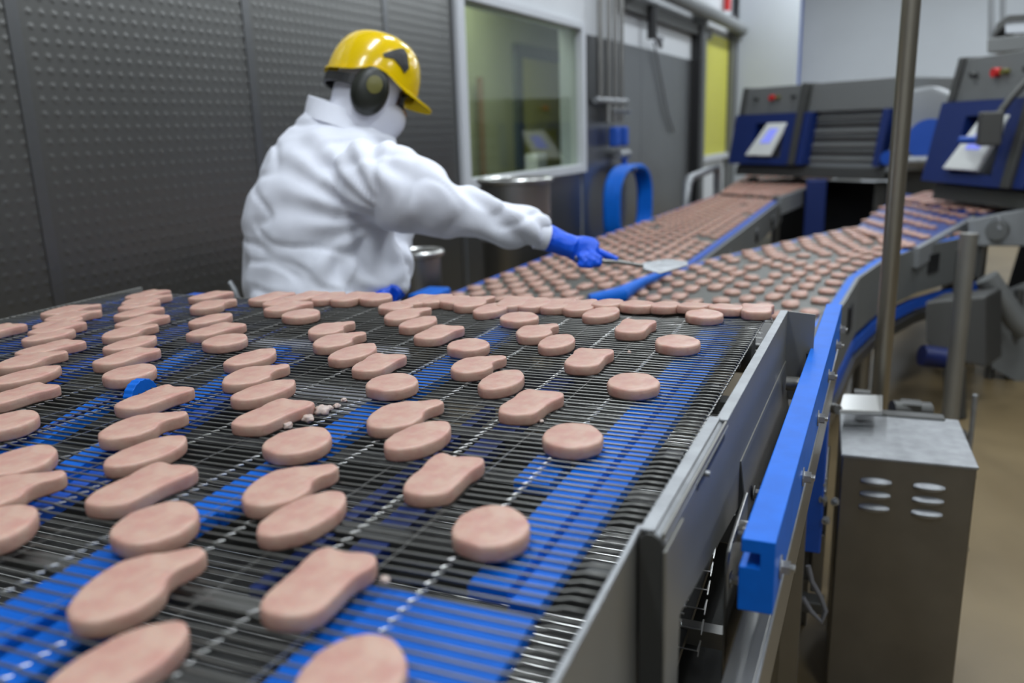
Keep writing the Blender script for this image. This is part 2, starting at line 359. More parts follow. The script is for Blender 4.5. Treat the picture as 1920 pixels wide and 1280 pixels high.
strip(-1.17, -1.13, -1.25, -1.21, .85, 1.45, ZS-.012, 'blue2'); strip(-1.30, -1.26, -1.36, -1.33, .85, 1.50, ZS-.012, 'blue2')
strip(-1.42, -1.37, -1.42, -1.37, .75, 1.50, ZS-.004, 'blue2'); strip(-1.54, -1.50, -1.54, -1.5, .75, 1.50, ZS-.004, 'blue2')
for yy in (.385, .62, .90, 1.18, 1.42): MB().box((XL+.01, yy-.012, BZ-.075), (XR-.015, yy+.012, BZ-.035)).build('cross_bar', 'darksteel', conv)
MB().box((-1.3, .435, ZS-.012), (-.39, .452, ZS-.002)).build('cross_bar', 'steel', conv, label='flat bright steel bar just under the mesh')
MB().box((XL+.01, .05, .80), (XR-.01, 1.5, .81)).build('drip_tray', 'darksteel', conv)
# centre drive: tube with sprocket
p0, p1, p2 = onz(-20, 850, BZ-.004), onz(270, 722, BZ-.004), onz(640, 572, BZ-.004)
MB().tube([p0, p1, p2], .0026, 10).build('centre_cord', 'navy', conv, smooth=True)
spr = MB();  c0 = onz(262, 729, BZ+.002)-V((0, 0, .012)); ax = V((1, .15, 0)).normalized(); ay = V((-.15, 1, 0)).normalized()
lo = []; hi = []
for j in range(36):
    a = 2*math.pi*j/36; rr = .028+(.0012 if j % 2 == 0 else 0); q = c0+ay*rr*math.cos(a)+V((0, 0, 1))*rr*math.sin(a)*.9; lo.append(q-ax*.007); hi.append(q+ax*.007)
spr.prism(lo, hi).build('drive_sprocket', 'blue', conv, bevel=.001, label='bright blue toothed wheel poking up through the mesh')
# right side guard plate
def quad_prism(pts, dx, name, m, parent=conv, bevel=.0015, label=None):
    lo = [V(p) for p in pts]; hi = [V(p)+V((dx, 0, 0)) for p in pts]
    return MB().prism(lo, hi).build(name, m, parent, bevel=bevel, label=label)
zt = 1.108; g = []
def sp(x, y, z): return V((sk2(x, y), y, z))
quad_prism([sp(-.123, .60, zt), sp(-.123, 1.47, zt), sp(-.123, 1.47, .945), sp(-.123, 1.0, .955), sp(-.123, .655, 1.0), sp(-.123, .60, .97)], .003, 'side_guard', 'plate')
lip = MB()
for y0, y1, x0, z1 in ((.88, 1.47, -.1325, zt+.001), (.60, .885, -.1405, zt+.002)):
    lo = [sp(x0, y0, z1-.003), sp(-.1195 if y0 > .7 else -.128, y0, z1-.003), sp(-.1195 if y0 > .7 else -.128, y1, z1-.003), sp(x0, y1, z1-.003)]; lip.prism(lo, [p+V((0, 0, .003)) for p in lo])
lip.build('guard_lip', 'lip', conv, bevel=.001)
quad_prism([sp(-.1405, .60, zt), sp(-.1405, .885, zt), sp(-.1405, .885, 1.06), sp(-.1405, .60, 1.0)], .002, 'guard_inner_plate', 'plate')
quad_prism([sp(-.128, .885, zt-.002), sp(-.128, 1.47, zt-.002), sp(-.128, 1.47, 1.0), sp(-.128, .885, 1.0)], .002, 'guard_backing', 'black')
lo = [sp(-.128, .60, zt-.001), sp(-.1195, .60, zt-.007), sp(-.1195, .885, zt-.007), sp(-.128, .885, zt-.001)]
MB().prism(lo, [p-V((0, 0, .004)) for p in lo]).build('guard_chamfer', 'lip', conv)
# slot with pin in the near lip
quad_prism([sp(-.1215, .72, 1.101), sp(-.1215, .86, 1.101), sp(-.1215, .86, 1.093), sp(-.1215, .72, 1.093)], .0030, 'slot', 'black')
MB().tube([sp(-.126, .755, 1.097), sp(-.114, .755, 1.097)], .003, 10).build('slot_pin', 'lip', conv, smooth=True)
# closed end of the guard: rounded channel post
e0 = sp(-.148, .598, 0); 
pr = []
for (x, z) in [(-.1405, .955), (-.1405, 1.096), (-.139, 1.103), (-.135, 1.107), (-.129, 1.107), (-.123, 1.103), (-.1195, 1.095), (-.1195, .955)]: pr.append(V((sk2(x, .598), .598, z)))
MB().prism(pr, [p+V((0, .004, 0)) for p in pr]).build('guard_end', 'darksteel', conv, bevel=.001)
quad_prism([sp(-.1205, .595, 1.095), sp(-.1205, .66, 1.095), sp(-.1205, .65, .99), sp(-.1205, .645, .935), sp(-.1205, .598, .925)], .003, 'end_cheek', 'plate')
# inner plate running on towards the camera
quad_prism([V((-.150, .06, 1.100)), V((-.148, .62, 1.100)), V((-.148, .62, .93)), V((-.150, .06, .93))], .0035, 'near_side_plate', 'plate')
quad_prism([V((-.151, .06, 1.103)), V((-.149, .62, 1.103)), V((-.149, .62, 1.0985)), V((-.151, .06, 1.0985))], .0055, 'near_side_lip', 'lip')
lo = [sp(-.121, 1.468, zt), sp(-.075, 1.468, zt-.004), sp(-.075, 1.468, .95), sp(-.121, 1.468, .95)]
MB().prism(lo, [p+V((0, .003, 0)) for p in lo]).build('guard_cross_plate', 'plate', conv)
# second plate with bolt, behind the blue beam
lo = [sp(-.1204, .985, 1.02), sp(-.1204, 1.468, 1.02), sp(-.107, 1.468, .885), sp(-.107, .985, .915)]
MB().prism(lo, [p+V((.002, 0, 0)) for p in lo]).build('mounting_plate', 'plate', conv)
lo = [sp(-.1198, .984, 1.02), sp(-.1065, .984, .915), sp(-.1245, .984, .920)]
MB().prism(lo, [p+V((0, .004, 0)) for p in lo]).build('mounting_fold', 'darksteel', conv)
hexbolt('bolt', sp(-.1085, 1.035, .958), (1, 0, 0), .0068, conv)
# rounded bracket plate
pts = [sp(-.104, .795, .82), sp(-.104, .795, .972), sp(-.104, .797, .984), sp(-.104, .803, .993), sp(-.104, .815, .998), sp(-.104, .92, 1.01), sp(-.104, .92, .80)]
quad_prism(pts, .004, 'bracket_plate', 'steel')
hexbolt('bolt', sp(-.100, .812, .957), (1, 0, 0), .0060, conv)
MB().tube([sp(-.104, .86, .99), sp(-.078, .86, .99)], .012, 16).build('spacer', 'node', conv, smooth=True)
MB().tube([sp(-.11, 1.4, 1.0), sp(-.078, 1.4, 1.0)], .012, 16).build('spacer', 'steel', conv, smooth=True)
# blue L-section guide beam
def bpt(x, z, y): return V((sk2(x, y), y, z))
prof = [(-.080, 1.045), (-.049, 1.045), (-.049, .970), (-.0815, .970), (-.0815, 1.016), (-.0625, 1.016), (-.0625, 1.031), (-.080, 1.031)]
rings = [[bpt(x, z, y) for x, z in prof] for y in (.735, 1.1, 1.5, 1.86)]
beam = MB().loft(rings).build('guide_beam', 'blue', conv, bevel=.0012)
for yy in (.785, 1.02, 1.25, 1.48, 1.70, 1.84): hexbolt('bolt', bpt(-.049, .995, yy), (1, 0, 0), .0080, beam).location = (0, 0, 0)
rings = [[bpt(x, z, y) for x, z in ((-.0835, .995), (-.085, 1.04), (-.081, 1.04), (-.081, .995))] for y in (1.45, 1.80)]
MB().loft(rings).build('black_seal', 'black', conv)
# lower frame rail (box section)
rings = [[V((sk2(x, y), y, z)) for x, z in ((-.086, .925), (-.0575, .925), (-.0555, .922), (-.0555, .84), (-.086, .84))] for y in (.2, 1.2, 2.0)]
MB().loft(rings).build('lower_rail', 'steel', conv, bevel=.001)
rings = [[V((sk2(x, y), y, z)) for x, z in ((-.0565, .928), (-.054, .928), (-.054, .921), (-.0565, .921))] for y in (.2, 1.2, 2.0)]
MB().loft(rings).build('rail_edge', 'lip', conv)
for yy, zz in ((.93, .80), (.5, .80)): MB().box((XL, yy, zz-.01), (-.09, yy+.02, zz+.012)).build('cross_bar', 'steel', conv)
lo = [V((-1.3, .1, .74)), V((-.12, .1, .74)), V((-.10, 1.3, .74)), V((-1.3, 1.3, .74))]
MB().prism(lo, [p+V((0, 0, .004)) for p in lo]).build('lower_tray', 'darksteel', conv)
for xx, yy in ((-.07, 1.75), (-.07, .25), (-1.5, .25), (-1.5, 1.45)):
    MB().box((xx-.02, yy-.02, 0), (xx+.02, yy+.02, .90)).build('leg', 'steel', conv)
MB().box((XL-.012, .05, .9), (XL-.004, 1.5, 1.085)).build('left_side_plate', 'plate', conv)
for yy in (.3, 1.0, 1.45): MB().box((XL-.01, yy, .9), (-.09, yy+.04, .94)).build('cross_bar', 'darksteel', conv)
# rising feed run behind the nose (its top stays below the sight line)
run = thing('incline_conveyor', 'dark inclined belt rising to the far end of the wire mesh conveyor', 'conveyor', (-.65, 2.4, 0))
lo = [V((-1.0, 1.68, .93)), V((-.11, 1.68, .93)), V((-.02, 2.9, .70)), V((-.95, 2.9, .70))]
MB().prism(lo, [p+V((0, 0, .06)) for p in lo]).build('belt', 'darksteel', run)
for xx in (-.95, -.1): MB().box((xx, 2.3, 0), (xx+.05, 2.35, .82)).build('leg', 'steel', run)

# ------------------------------------------------------------------ patties
OUT = dict(N=[(-8,-51),(-21,-45),(-28,-24),(-27,4),(-29,30),(-23,46),(-5,43),(13,46),(25,43),(29,28),(24,8),(24,-18),(22,-38),(9,-49)],
 B=[(-10,-53),(-28,-36),(-36,-8),(-35,18),(-24,33),(-6,43),(8,54),(20,50),(23,36),(18,20),(19,8),(27,-8),(25,-32),(11,-50)],
 D=[(-10,-47),(-24,-34),(-28,-4),(-22,26),(-8,46),(6,48),(20,30),(26,4),(22,-24),(8,-43)],
 R=[(-14,-34),(-28,-20),(-33,6),(-26,30),(-9,40),(10,37),(28,18),(35,-6),(27,-27),(10,-38)])
def spline(pts, n):
    out = []; k = len(pts)
    for i in range(n):
        t = i*k/n; a = int(t); u = t-a; p = [V(pts[(a+q-1) % k]) for q in range(4)]
        out.append(.5*((2*p[1])+(-p[0]+p[2])*u+(2*p[0]-5*p[1]+4*p[2]-p[3])*u*u+(-p[0]+3*p[1]-3*p[2]+p[3])*u**3))
    return out
def patty_mesh(kind, seed, n=44, lo=False):
    r = random.Random(seed); o = [p*.001 for p in spline(OUT[kind], n)]; H = .0150
    ph = r.random()*10; o2 = []
    for i, p in enumerate(o):
        q = 1+.035*noise.noise(V((p.x*70+ph, p.y*70, ph)))+(.014*(r.random()-.5) if not lo else 0); o2.append(p*q)
    lv = [(.0, 0), (.98, 0), (1.0, .002), (1.012, .008), (1.0, .0122), (.965, .0140), (.90, .0146), (.45, .0143)] if not lo else [(.96, 0), (1.0, .006), (.96, .0145)]
    vs = []; fs = []
    for s, z in lv[1:] if not lo else lv:
        for p in o2:
            nz = .0009*noise.noise(V((p.x*s*60+ph, p.y*s*60, 3+ph))) if z > .01 else 0
            ins = p.normalized()*(1-s)*.035 if not lo and s > .9 else None
            q = (p-ins) if ins else p*s
            vs.append((q.x, q.y, z+nz))
    R_ = len(lv)-1 if not lo else len(lv)
    for k in range(R_-1):
        for i in range(n): fs.append((k*n+i, k*n+(i+1) % n, (k+1)*n+(i+1) % n, (k+1)*n+i))
    c = len(vs); vs.append((0, 0, .0143))
    for i in range(n): fs.append(((R_-1)*n+i, (R_-1)*n+(i+1) % n, c))
    fs.append(tuple(range(n))[::-1])
    me = bpy.data.meshes.new('patty'); me.from_pydata(vs, [], fs); me.polygons.foreach_set('use_smooth', [True]*len(fs)); me.materials.append(M['patty']); return me
PM = {k: [patty_mesh(k, 10*i+j) for j in range(5)] for i, k in enumerate('NBDR')}
PL = {k: [patty_mesh(k, 90+i, 14, True)] for i, k in enumerate('NBDR')}
KN = dict(N='bone-shaped', B='boot-shaped', D='oval', R='round')
mains = [  # kind, px, py (centre of the top face in the photo)
 ('B',760,772),('D',788,815),('N',832,885),('R',920,985),('B',545,905),('D',573,960),('N',600,1085),('R',660,1262),
 ('B',260,1088),('D',228,1235),('B',898,680),('D',943,710),('N',995,752),('R',1073,815),('B',1010,618),('D',1046,638),('N',1104,668),('R',1187,714),
 ('B',622,613),('B',637,635),('D',665,658),('N',710,677),('R',735,716),('D',473,668),('B',480,699),('D',498,730),('N',512,771),('R',558,824),
 ('N',290,743),('B',268,795),('D',278,843),('N',267,905),('R',291,979),
 ('R',742,572),('B',765,586),('D',787,603),('N',823,621),('R',878,645),('D',923,576),('R',973,593),('D',1130,584),('N',1191,610),('R',1270,639),('R',1320,587),
 ('N',395,552),('B',400,569),('D',397,596),('N',405,616),('R',422,636),
 ('N',277,550),('B',275,560),('D',263,569),('N',260,583),('N',267,599),('B',243,619),('D',247,641),('N',238,666),('R',243,697),
 ('B',133,579),('B',137,590),('D',110,603),('N',107,613),('D',93,627),('N',95,649),('B',58,672),('D',50,701),('N',35,736),('R',12,789),
 ('R',35,861),('B',12,918),('R',-18,985),('N',-6,616),
 ('N',510,554),('D',530,562),('N',540,573),('R',565,587),
 ('N',575,553),('D',618,554),('N',662,555),('R',705,556),('N',790,560),('D',820,559),('R',855,561),('B',890,564),
 ('N',965,564),('D',1005,566),('N',1045,567),('B',1090,570),('D',1142,567),('R',1195,569),('D',1250,570),('N',1303,571),('R',1362,574),('N',1421,577)]
pl = []
for kd, px, py in mains:
    p = onz(px, py, BZ+.0145)
    for _ in range(12): p = onz(px, py, BZ+.0145-drop(min(p.y, 1.6), p.x))
    pl.append([kd, p.x, min(p.y, 1.58)])
ORD = 'first second third fourth fifth sixth seventh eighth ninth tenth eleventh twelfth thirteenth fourteenth fifteenth sixteenth seventeenth eighteenth nineteenth twentieth'.split()
lane = lambda x: round((-.268-x)/.0705)
lanes = sorted({lane(p[1]) for p in pl})
bylane = {}
for p in pl: bylane.setdefault(lane(p[1]), []).append(p)
for li, L in enumerate(lanes):
    q = sorted(bylane[L], key=lambda p: p[2])
    for i, (kd, x, y) in enumerate(q):
        o = bpy.data.objects.new('chicken_patty', PM[kd][rnd.randrange(5)]); COL.objects.link(o)
        o.location = (x, y, BZ+.0006-drop(y, x)); o.rotation_euler = (-6*max(0, y-crest(x)), 0, rnd.uniform(-.1, .1)); s = rnd.uniform(.96, 1.05); o.scale = (s, s*rnd.uniform(.97, 1.03), rnd.uniform(.95, 1.05))
        wl_ = 'the lane beside the guard plate' if li == 0 else 'the lane at the far left edge' if li == len(lanes)-1 else 'the %s lane from the guard plate' % ORD[li]
        ps = 'only one' if len(q) == 1 else 'nearest one' if i == 0 else 'farthest one' if i == len(q)-1 else ORD[i]+' from the front'
        tag(o, '%s raw patty, %s in %s' % (KN[kd], ps, wl_), 'chicken patty', 'raw chicken patties on the wire mesh conveyor')
# meat crumbs
def crumb(px, py, r, label, seed):
    p = onz(px, py, BZ); bm = bmesh.new(); bmesh.ops.create_icosphere(bm, subdivisions=3, radius=r)
    for v in bm.verts:
        n_ = noise.noise(v.co*(1.6/r)+V((seed, 0, 0))); v.co *= 1+.45*n_; v.co.z = v.co.z*.65+r*.4
    me = bpy.data.meshes.new('meat_crumb'); bm.to_mesh(me); bm.free(); me.polygons.foreach_set('use_smooth', [True]*len(me.polygons)); me.materials.append(M['crumb'])
    o = bpy.data.objects.new('meat_crumb', me); COL.objects.link(o); o.location = (p.x, p.y, BZ); tag(o, label, 'meat scrap', 'loose meat scraps on the mesh')
crumb(603, 775, .0095, 'largest pink meat scrap behind the round patty', 1)
crumb(578, 789, .0075, 'pale meat scrap touching the back of the round patty', 2)
crumb(540, 801, .006, 'small meat scrap at the left shoulder of the round patty', 3)
crumb(617, 768, .005, 'small scrap beside the largest pink meat scrap', 4)
crumb(632, 763, .0045, 'tiny grey meat scrap, second to last of the trail', 5)
crumb(645, 752, .0042, 'tiny grey meat scrap at the end of the trail', 6)
crumb(722, 1090, .004, 'pinkish scrap lying in the mesh beside the bone-shaped patty in front', 7)
crumb(1015, 791, .003, 'white crumb left of the round patty on the right', 8)
crumb(1180, 661, .003, 'pale crumb on the mesh near the right edge', 9)

# ------------------------------------------------------------------ background feed belts
AZ = .78
M['fbelt'] = mat('fine wire feed belt', (.12, .12, .108), .5, .5, .4, 260, stretch=(.1, 1, 1))
M['rbelt'] = mat('blue flighted belt', (.02, .05, .22), .4)
far = []   # (kind, x, y, z, rot, scale)
def ribbon(name, left, right, z, th_, m, parent, lab=None):
    lo = [V((p[0], p[1], (p[2] if len(p) > 2 else z)-th_)) for p in left]; ro = [V((p[0], p[1], (p[2] if len(p) > 2 else z)-th_)) for p in right]
    rings = [[a, b, b+V((0, 0, th_)), a+V((0, 0, th_))] for a, b in zip(lo, ro)]
    return MB().loft(rings).build(name, m, parent, label=lab)
def offs(path, d):
    out = []
    for i, p in enumerate(path):
        a = V(path[max(i-1, 0)]).to_2d() if len(path[0]) > 2 else V(path[max(i-1, 0)]); b = V(path[min(i+1, len(path)-1)]).to_2d() if len(path[0]) > 2 else V(path[min(i+1, len(path)-1)])
        t = (b-a).normalized(); out.append((p[0]+t.y*d, p[1]-t.x*d)+tuple(p[2:]))
    return out
P2 = lambda pts, z: [tuple(onz(px, py, z).xy)+(z,) for px, py in pts]
# A: straight feed belt
Al = P2([(845, 556), (1040, 478), (1200, 420), (1350, 365)], AZ); Ar = P2([(1100, 580), (1290, 490), (1375, 430), (1455, 372)], AZ)
A = thing('straight_feed_conveyor', 'straight steel feed conveyor with blue edges running past the worker', 'conveyor', (-1.1, 5, 0))
ribbon('belt', Al, Ar, AZ, .02, 'fbelt', A)
ribbon('edge_strip', offs(Al, -.035), offs(Al, .0), AZ+.02, .03, 'blue2', A, 'blue strip on the wall side')
ribbon('edge_strip', Ar, offs(Ar, .035), AZ+.02, .03, 'blue2', A, 'blue strip on the machine side')
for nm, pth in (('side_frame', offs(Ar, .035)), ('side_frame', offs(Al, -.055))):
    q = [(p[0], p[1], AZ-.01) for p in pth]; ribbon(nm, q, offs(q, .02), AZ-.01, .19, 'grey', A)
q = offs(Ar, .058)
for tt in (.25, .55, .8):
    c0 = V(q[1]).lerp(V(q[3]), tt); MB().tube([c0+V((0, 0, -.12)), c0+V((.012, 0, -.12))], .05, 14).build('frame_hole', 'black', A)
for pth in (offs(Ar, .0), offs(Al, -.0)):
    for i in (1, 2, 3): MB().tube([(pth[i][0], pth[i][1], 0), (pth[i][0], pth[i][1], AZ-.15)], .03, 8).build('leg', 'steel', A)
MB().tube([onz(1105, 562, AZ+.03), onz(1165, 552, AZ+.04), onz(1200, 530, AZ+.04), onz(1245, 512, AZ+.04)], [.022, .032, .02, .016], 10).build('nose_cap', 'blue', A, smooth=True)
cq = onz(808, 553, AZ+.03); MB().box((cq.x-.05, cq.y-.1, AZ), (cq.x+.05, cq.y+.08, AZ+.05)).build('corner_cap', 'blue', A, bevel=.01)
# paddle-shaped grey scraper plate lying at the junction
# B: curved feed belt
Bl = P2([(1120, 590), (1180, 553), (1250, 517), (1340, 487), (1480, 455), (1600, 428)], AZ); Br = P2([(1500, 640), (1560, 565), (1590, 520), (1640, 487), (1710, 462), (1830, 436)], AZ)
B = thing('curved_feed_conveyor', 'curved steel feed conveyor sweeping in from the right-hand machine', 'conveyor', (0, 4.2, 0))
ribbon('belt', Bl, Br, AZ, .02, 'fbelt', B)
ribbon('edge_strip', offs(Bl, -.03), Bl, AZ+.03, .035, 'blue2', B, 'blue strip on the inner side')
ribbon('edge_strip', Br, offs(Br, .03), AZ+.03, .035, 'blue', B, 'blue strip on the outer curve')
q = [(p[0], p[1], AZ+.0) for p in offs(Br, .03)]; ribbon('side_frame', q, offs(q, .015), AZ, .24, 'grey', B)
q = [(p[0], p[1], AZ+.0) for p in offs(Bl, -.045)]; ribbon('side_frame', q, offs(q, .015), AZ, .2, 'grey', B)
qq = offs(Br, .047)
for i, tt in ((1, .35), (3, .0), (4, .2)):
    c0 = V((qq[i][0], qq[i][1], 0)).lerp(V((qq[min(i+1, 5)][0], qq[min(i+1, 5)][1], 0)), tt); tdir = (V(qq[i+1][:2])-V(qq[i][:2])).normalized(); td = V((tdir.x, tdir.y, 0)); nd = V((tdir.y, -tdir.x, 0))
    c0.z = AZ-.10; b = MB(); lo = [c0-td*.055-V((0, 0, .05)), c0+td*.055-V((0, 0, .05)), c0+td*.055+V((0, 0, .05)), c0-td*.055+V((0, 0, .05))]
    b.prism(lo, [p+nd*.006 for p in lo]); b.build('frame_window', 'black', B)
q = [(p[0], p[1], .50) for p in offs(Br, .0)]; ribbon('return_guide', q, offs(q, .04), .5, .05, 'blue2', B)
q = [(p[0], p[1], .43) for p in offs(Br, .0)]; ribbon('lower_beam', q, offs(q, .05), .43, .05, 'steel', B)
for px, py, Z in ((1625, 560, 4.0), (1800, 520, 4.6)):
    p = onZ(px, py, Z); MB().tube([(p.x, p.y, 0), (p.x, p.y, .72)], .04, 12).build('leg', 'steel', B, smooth=True)
# patties on them
def fill(Lp, Rp, zz, n_l, pitch, phase, tag_, inset=.05, gaps=()):
    seg = []; tot = 0
    mid = [((a[0]+b[0])/2, (a[1]+b[1])/2) for a, b in zip(Lp, Rp)]
    for i in range(len(mid)-1): l = math.dist(mid[i], mid[i+1]); seg.append((tot, l)); tot += l
    for k in range(n_l):
        f = inset+(1-2*inset)*k/(n_l-1); s = (phase*k) % pitch; idx = 0
        while s < tot:
            for i, (t0, l) in enumerate(seg):
                if t0 <= s <= t0+l:
                    u = (s-t0)/l; a = V(Lp[i]).lerp(V(Rp[i]), f); b = V(Lp[i+1]).lerp(V(Rp[i+1]), f); p = a.lerp(b, u); d = (b-a); break
            if rnd.random() > .03: far.append((('R', 'D', 'N', 'B')[k % 4], p.x, p.y, p.z+.001, math.atan2(-d.x, d.y)+rnd.uniform(-.12, .12), tag_, k))
            s += pitch*rnd.uniform(.97, 1.03); idx += 1
fill(Al, Ar, AZ, 9, .165, .062, 'A'); fill(Bl, Br, AZ, 9, .175, .060, 'B')
# A2: belt continuing to the left-hand machine, B2: stepped blue belt to the right-hand machine
A2l = P2([(1352, 363), (1375, 345), (1412, 322)], AZ+.03); A2r = P2([(1458, 370), (1530, 345), (1610, 322)], AZ+.03)
A2 = thing('machine_outfeed_belt', 'short outfeed belt below the left-hand machine, packed with patties', 'conveyor', (-.7, 8.5, 0))
ribbon('belt', A2l, A2r, AZ, .03, 'fbelt', A2)
q = offs(A2r, .0); ribbon('side_frame', q, offs(q, .03), AZ, .15, 'greyl', A2)
for p in (A2r[0], A2r[2], A2l[0]): MB().tube([(p[0], p[1], 0), (p[0], p[1], AZ-.05)], .03, 8).build('leg', 'darksteel', A2)
fill(A2l, A2r, AZ, 10, .13, .05, 'A2')
B2l = P2([(1602, 427), (1650, 398), (1690, 376)], AZ+.02); B2r = P2([(1712, 461), (1790, 430), (1850, 405)], AZ+.02)
B2l = [(p[0], p[1], AZ+.01+.035*i) for i, p in enumerate(B2l)]; B2r = [(p[0], p[1], AZ+.01+.035*i) for i, p in enumerate(B2r)]
B2 = thing('blue_transfer_belt', 'blue transfer belt carrying rows of patties down from the right-hand machine', 'conveyor', (.6, 5.6, 0))
ribbon('belt', B2l, B2r, AZ, .03, 'rbelt', B2)
q = offs(B2r, .0); ribbon('side_frame', q, offs(q, .03), AZ, .1, 'greyl', B2)
p = B2r[1]; MB().tube([(p[0], p[1], 0), (p[0], p[1], AZ-.05)], .04, 10).build('leg', 'steel', B2)
fill(B2l, B2r, AZ, 10, .30, .0, 'B2')
B3l = [tuple(onz(1690, 376, .86).xy)+(.86,), tuple(onz(1730, 362, .86).xy)+(.86,)]; B3r = [tuple(onz(1850, 402, .86).xy)+(.86,), tuple(onz(1985, 372, .86).xy)+(.86,)]
fill(B3l, B3r, .9, 11, .12, .04, 'B3'); ribbon('belt', B3l, B3r, .9, .03, 'rbelt', B2)
pb = onZ(1825, 402, 4.75)
hb = thing('bearing_housing', 'grey end plate with round hub beside the blue transfer belt', 'housing', (pb.x, pb.y, 0))
rings = [onZ(*q, 4.7) for q in ((1815, 412), (1920, 392), (1990, 385), (1990, 462), (1835, 462), (1815, 440))]
MB().prism(rings, [p+V((.05, .12, 0)) for p in rings]).build('end_plate', 'greyl', hb, bevel=.01)
c0 = onZ(1868, 432, 4.66); MB().tube([c0, c0+V((.03, .1, 0))], .055, 20).build('hub', 'grey', hb, smooth=True)
MB().tube([onZ(1872, 405, 4.66), onZ(1874, 430, 4.66)], .018, 8).build('latch', 'lip', hb)
for px in (1840, 1945):
    p = onZ(px, 460, 4.8); MB().tube([(p.x, p.y, 0), p], .035, 10).build('leg', 'steel', hb)
# place the far patties: the ones that show largest singly, the rest as one object
def depth(q): return (V(q[1:4])-CC).dot(CF)
far = [q for q in far if 1 < depth(q) and q[2] > 2.9]
far.sort(key=depth)
nI = 300-len(pl)
cnt = {}
LBL = dict(A='small pale pink raw patty in the diagonal rows on the straight feed conveyor', B='small pale pink raw patty in the diagonal rows on the curved feed conveyor',
  A2='tiny pink patty on the outfeed belt of the left-hand machine', B2='pink patty in the cross rows on the blue transfer belt', B3='pink patty packed at the outlet of the right-hand machine')
GRP = dict(A='patties on the straight feed conveyor', B='patties on the curved feed conveyor', A2='patties on the left machine outfeed', B2='patties in rows on the blue transfer belt', B3='patties at the right machine outlet')
def pix(p): q = V(p)-CC; return 960+FPX*q.dot(CR)/q.dot(CF), 640-FPX*q.dot(CU)/q.dot(CF)
for kd, x, y, z, rt, tg, k in far[:nI]:
    o = bpy.data.objects.new('chicken_patty', PL[kd][0]); COL.objects.link(o); o.location = (x, y, z); o.rotation_euler = (0, 0, rt)
    px, py = pix((x, y, z)); lb = LBL[tg]
    if tg in 'AB' and py < 548+.02*(px-1000):
        cnt[(tg, k)] = cnt.get((tg, k), 0)+1
        if cnt[(tg, k)] <= 20: lb = 'small pale patty, %s visible one along lane %s of the %s feed conveyor' % (ORD[cnt[(tg, k)]-1], ORD[k], 'straight' if tg == 'A' else 'curved')
    tag(o, lb, 'chicken patty', GRP[tg])
b = MB()
for kd, x, y, z, rt, tg, k in far[nI:]:
    me = PL[kd][0]; mt = Matrix.Translation((x, y, z)) @ Matrix.Rotation(rt, 4, 'Z')
    b.add([mt @ v.co for v in me.vertices], [tuple(p.vertices) for p in me.polygons])
o = b.build('far_patties', 'patty', smooth=True); tag(o, 'mass of tiny pink raw patties covering the far ends of the feed belts', 'chicken patties', kind='stuff')

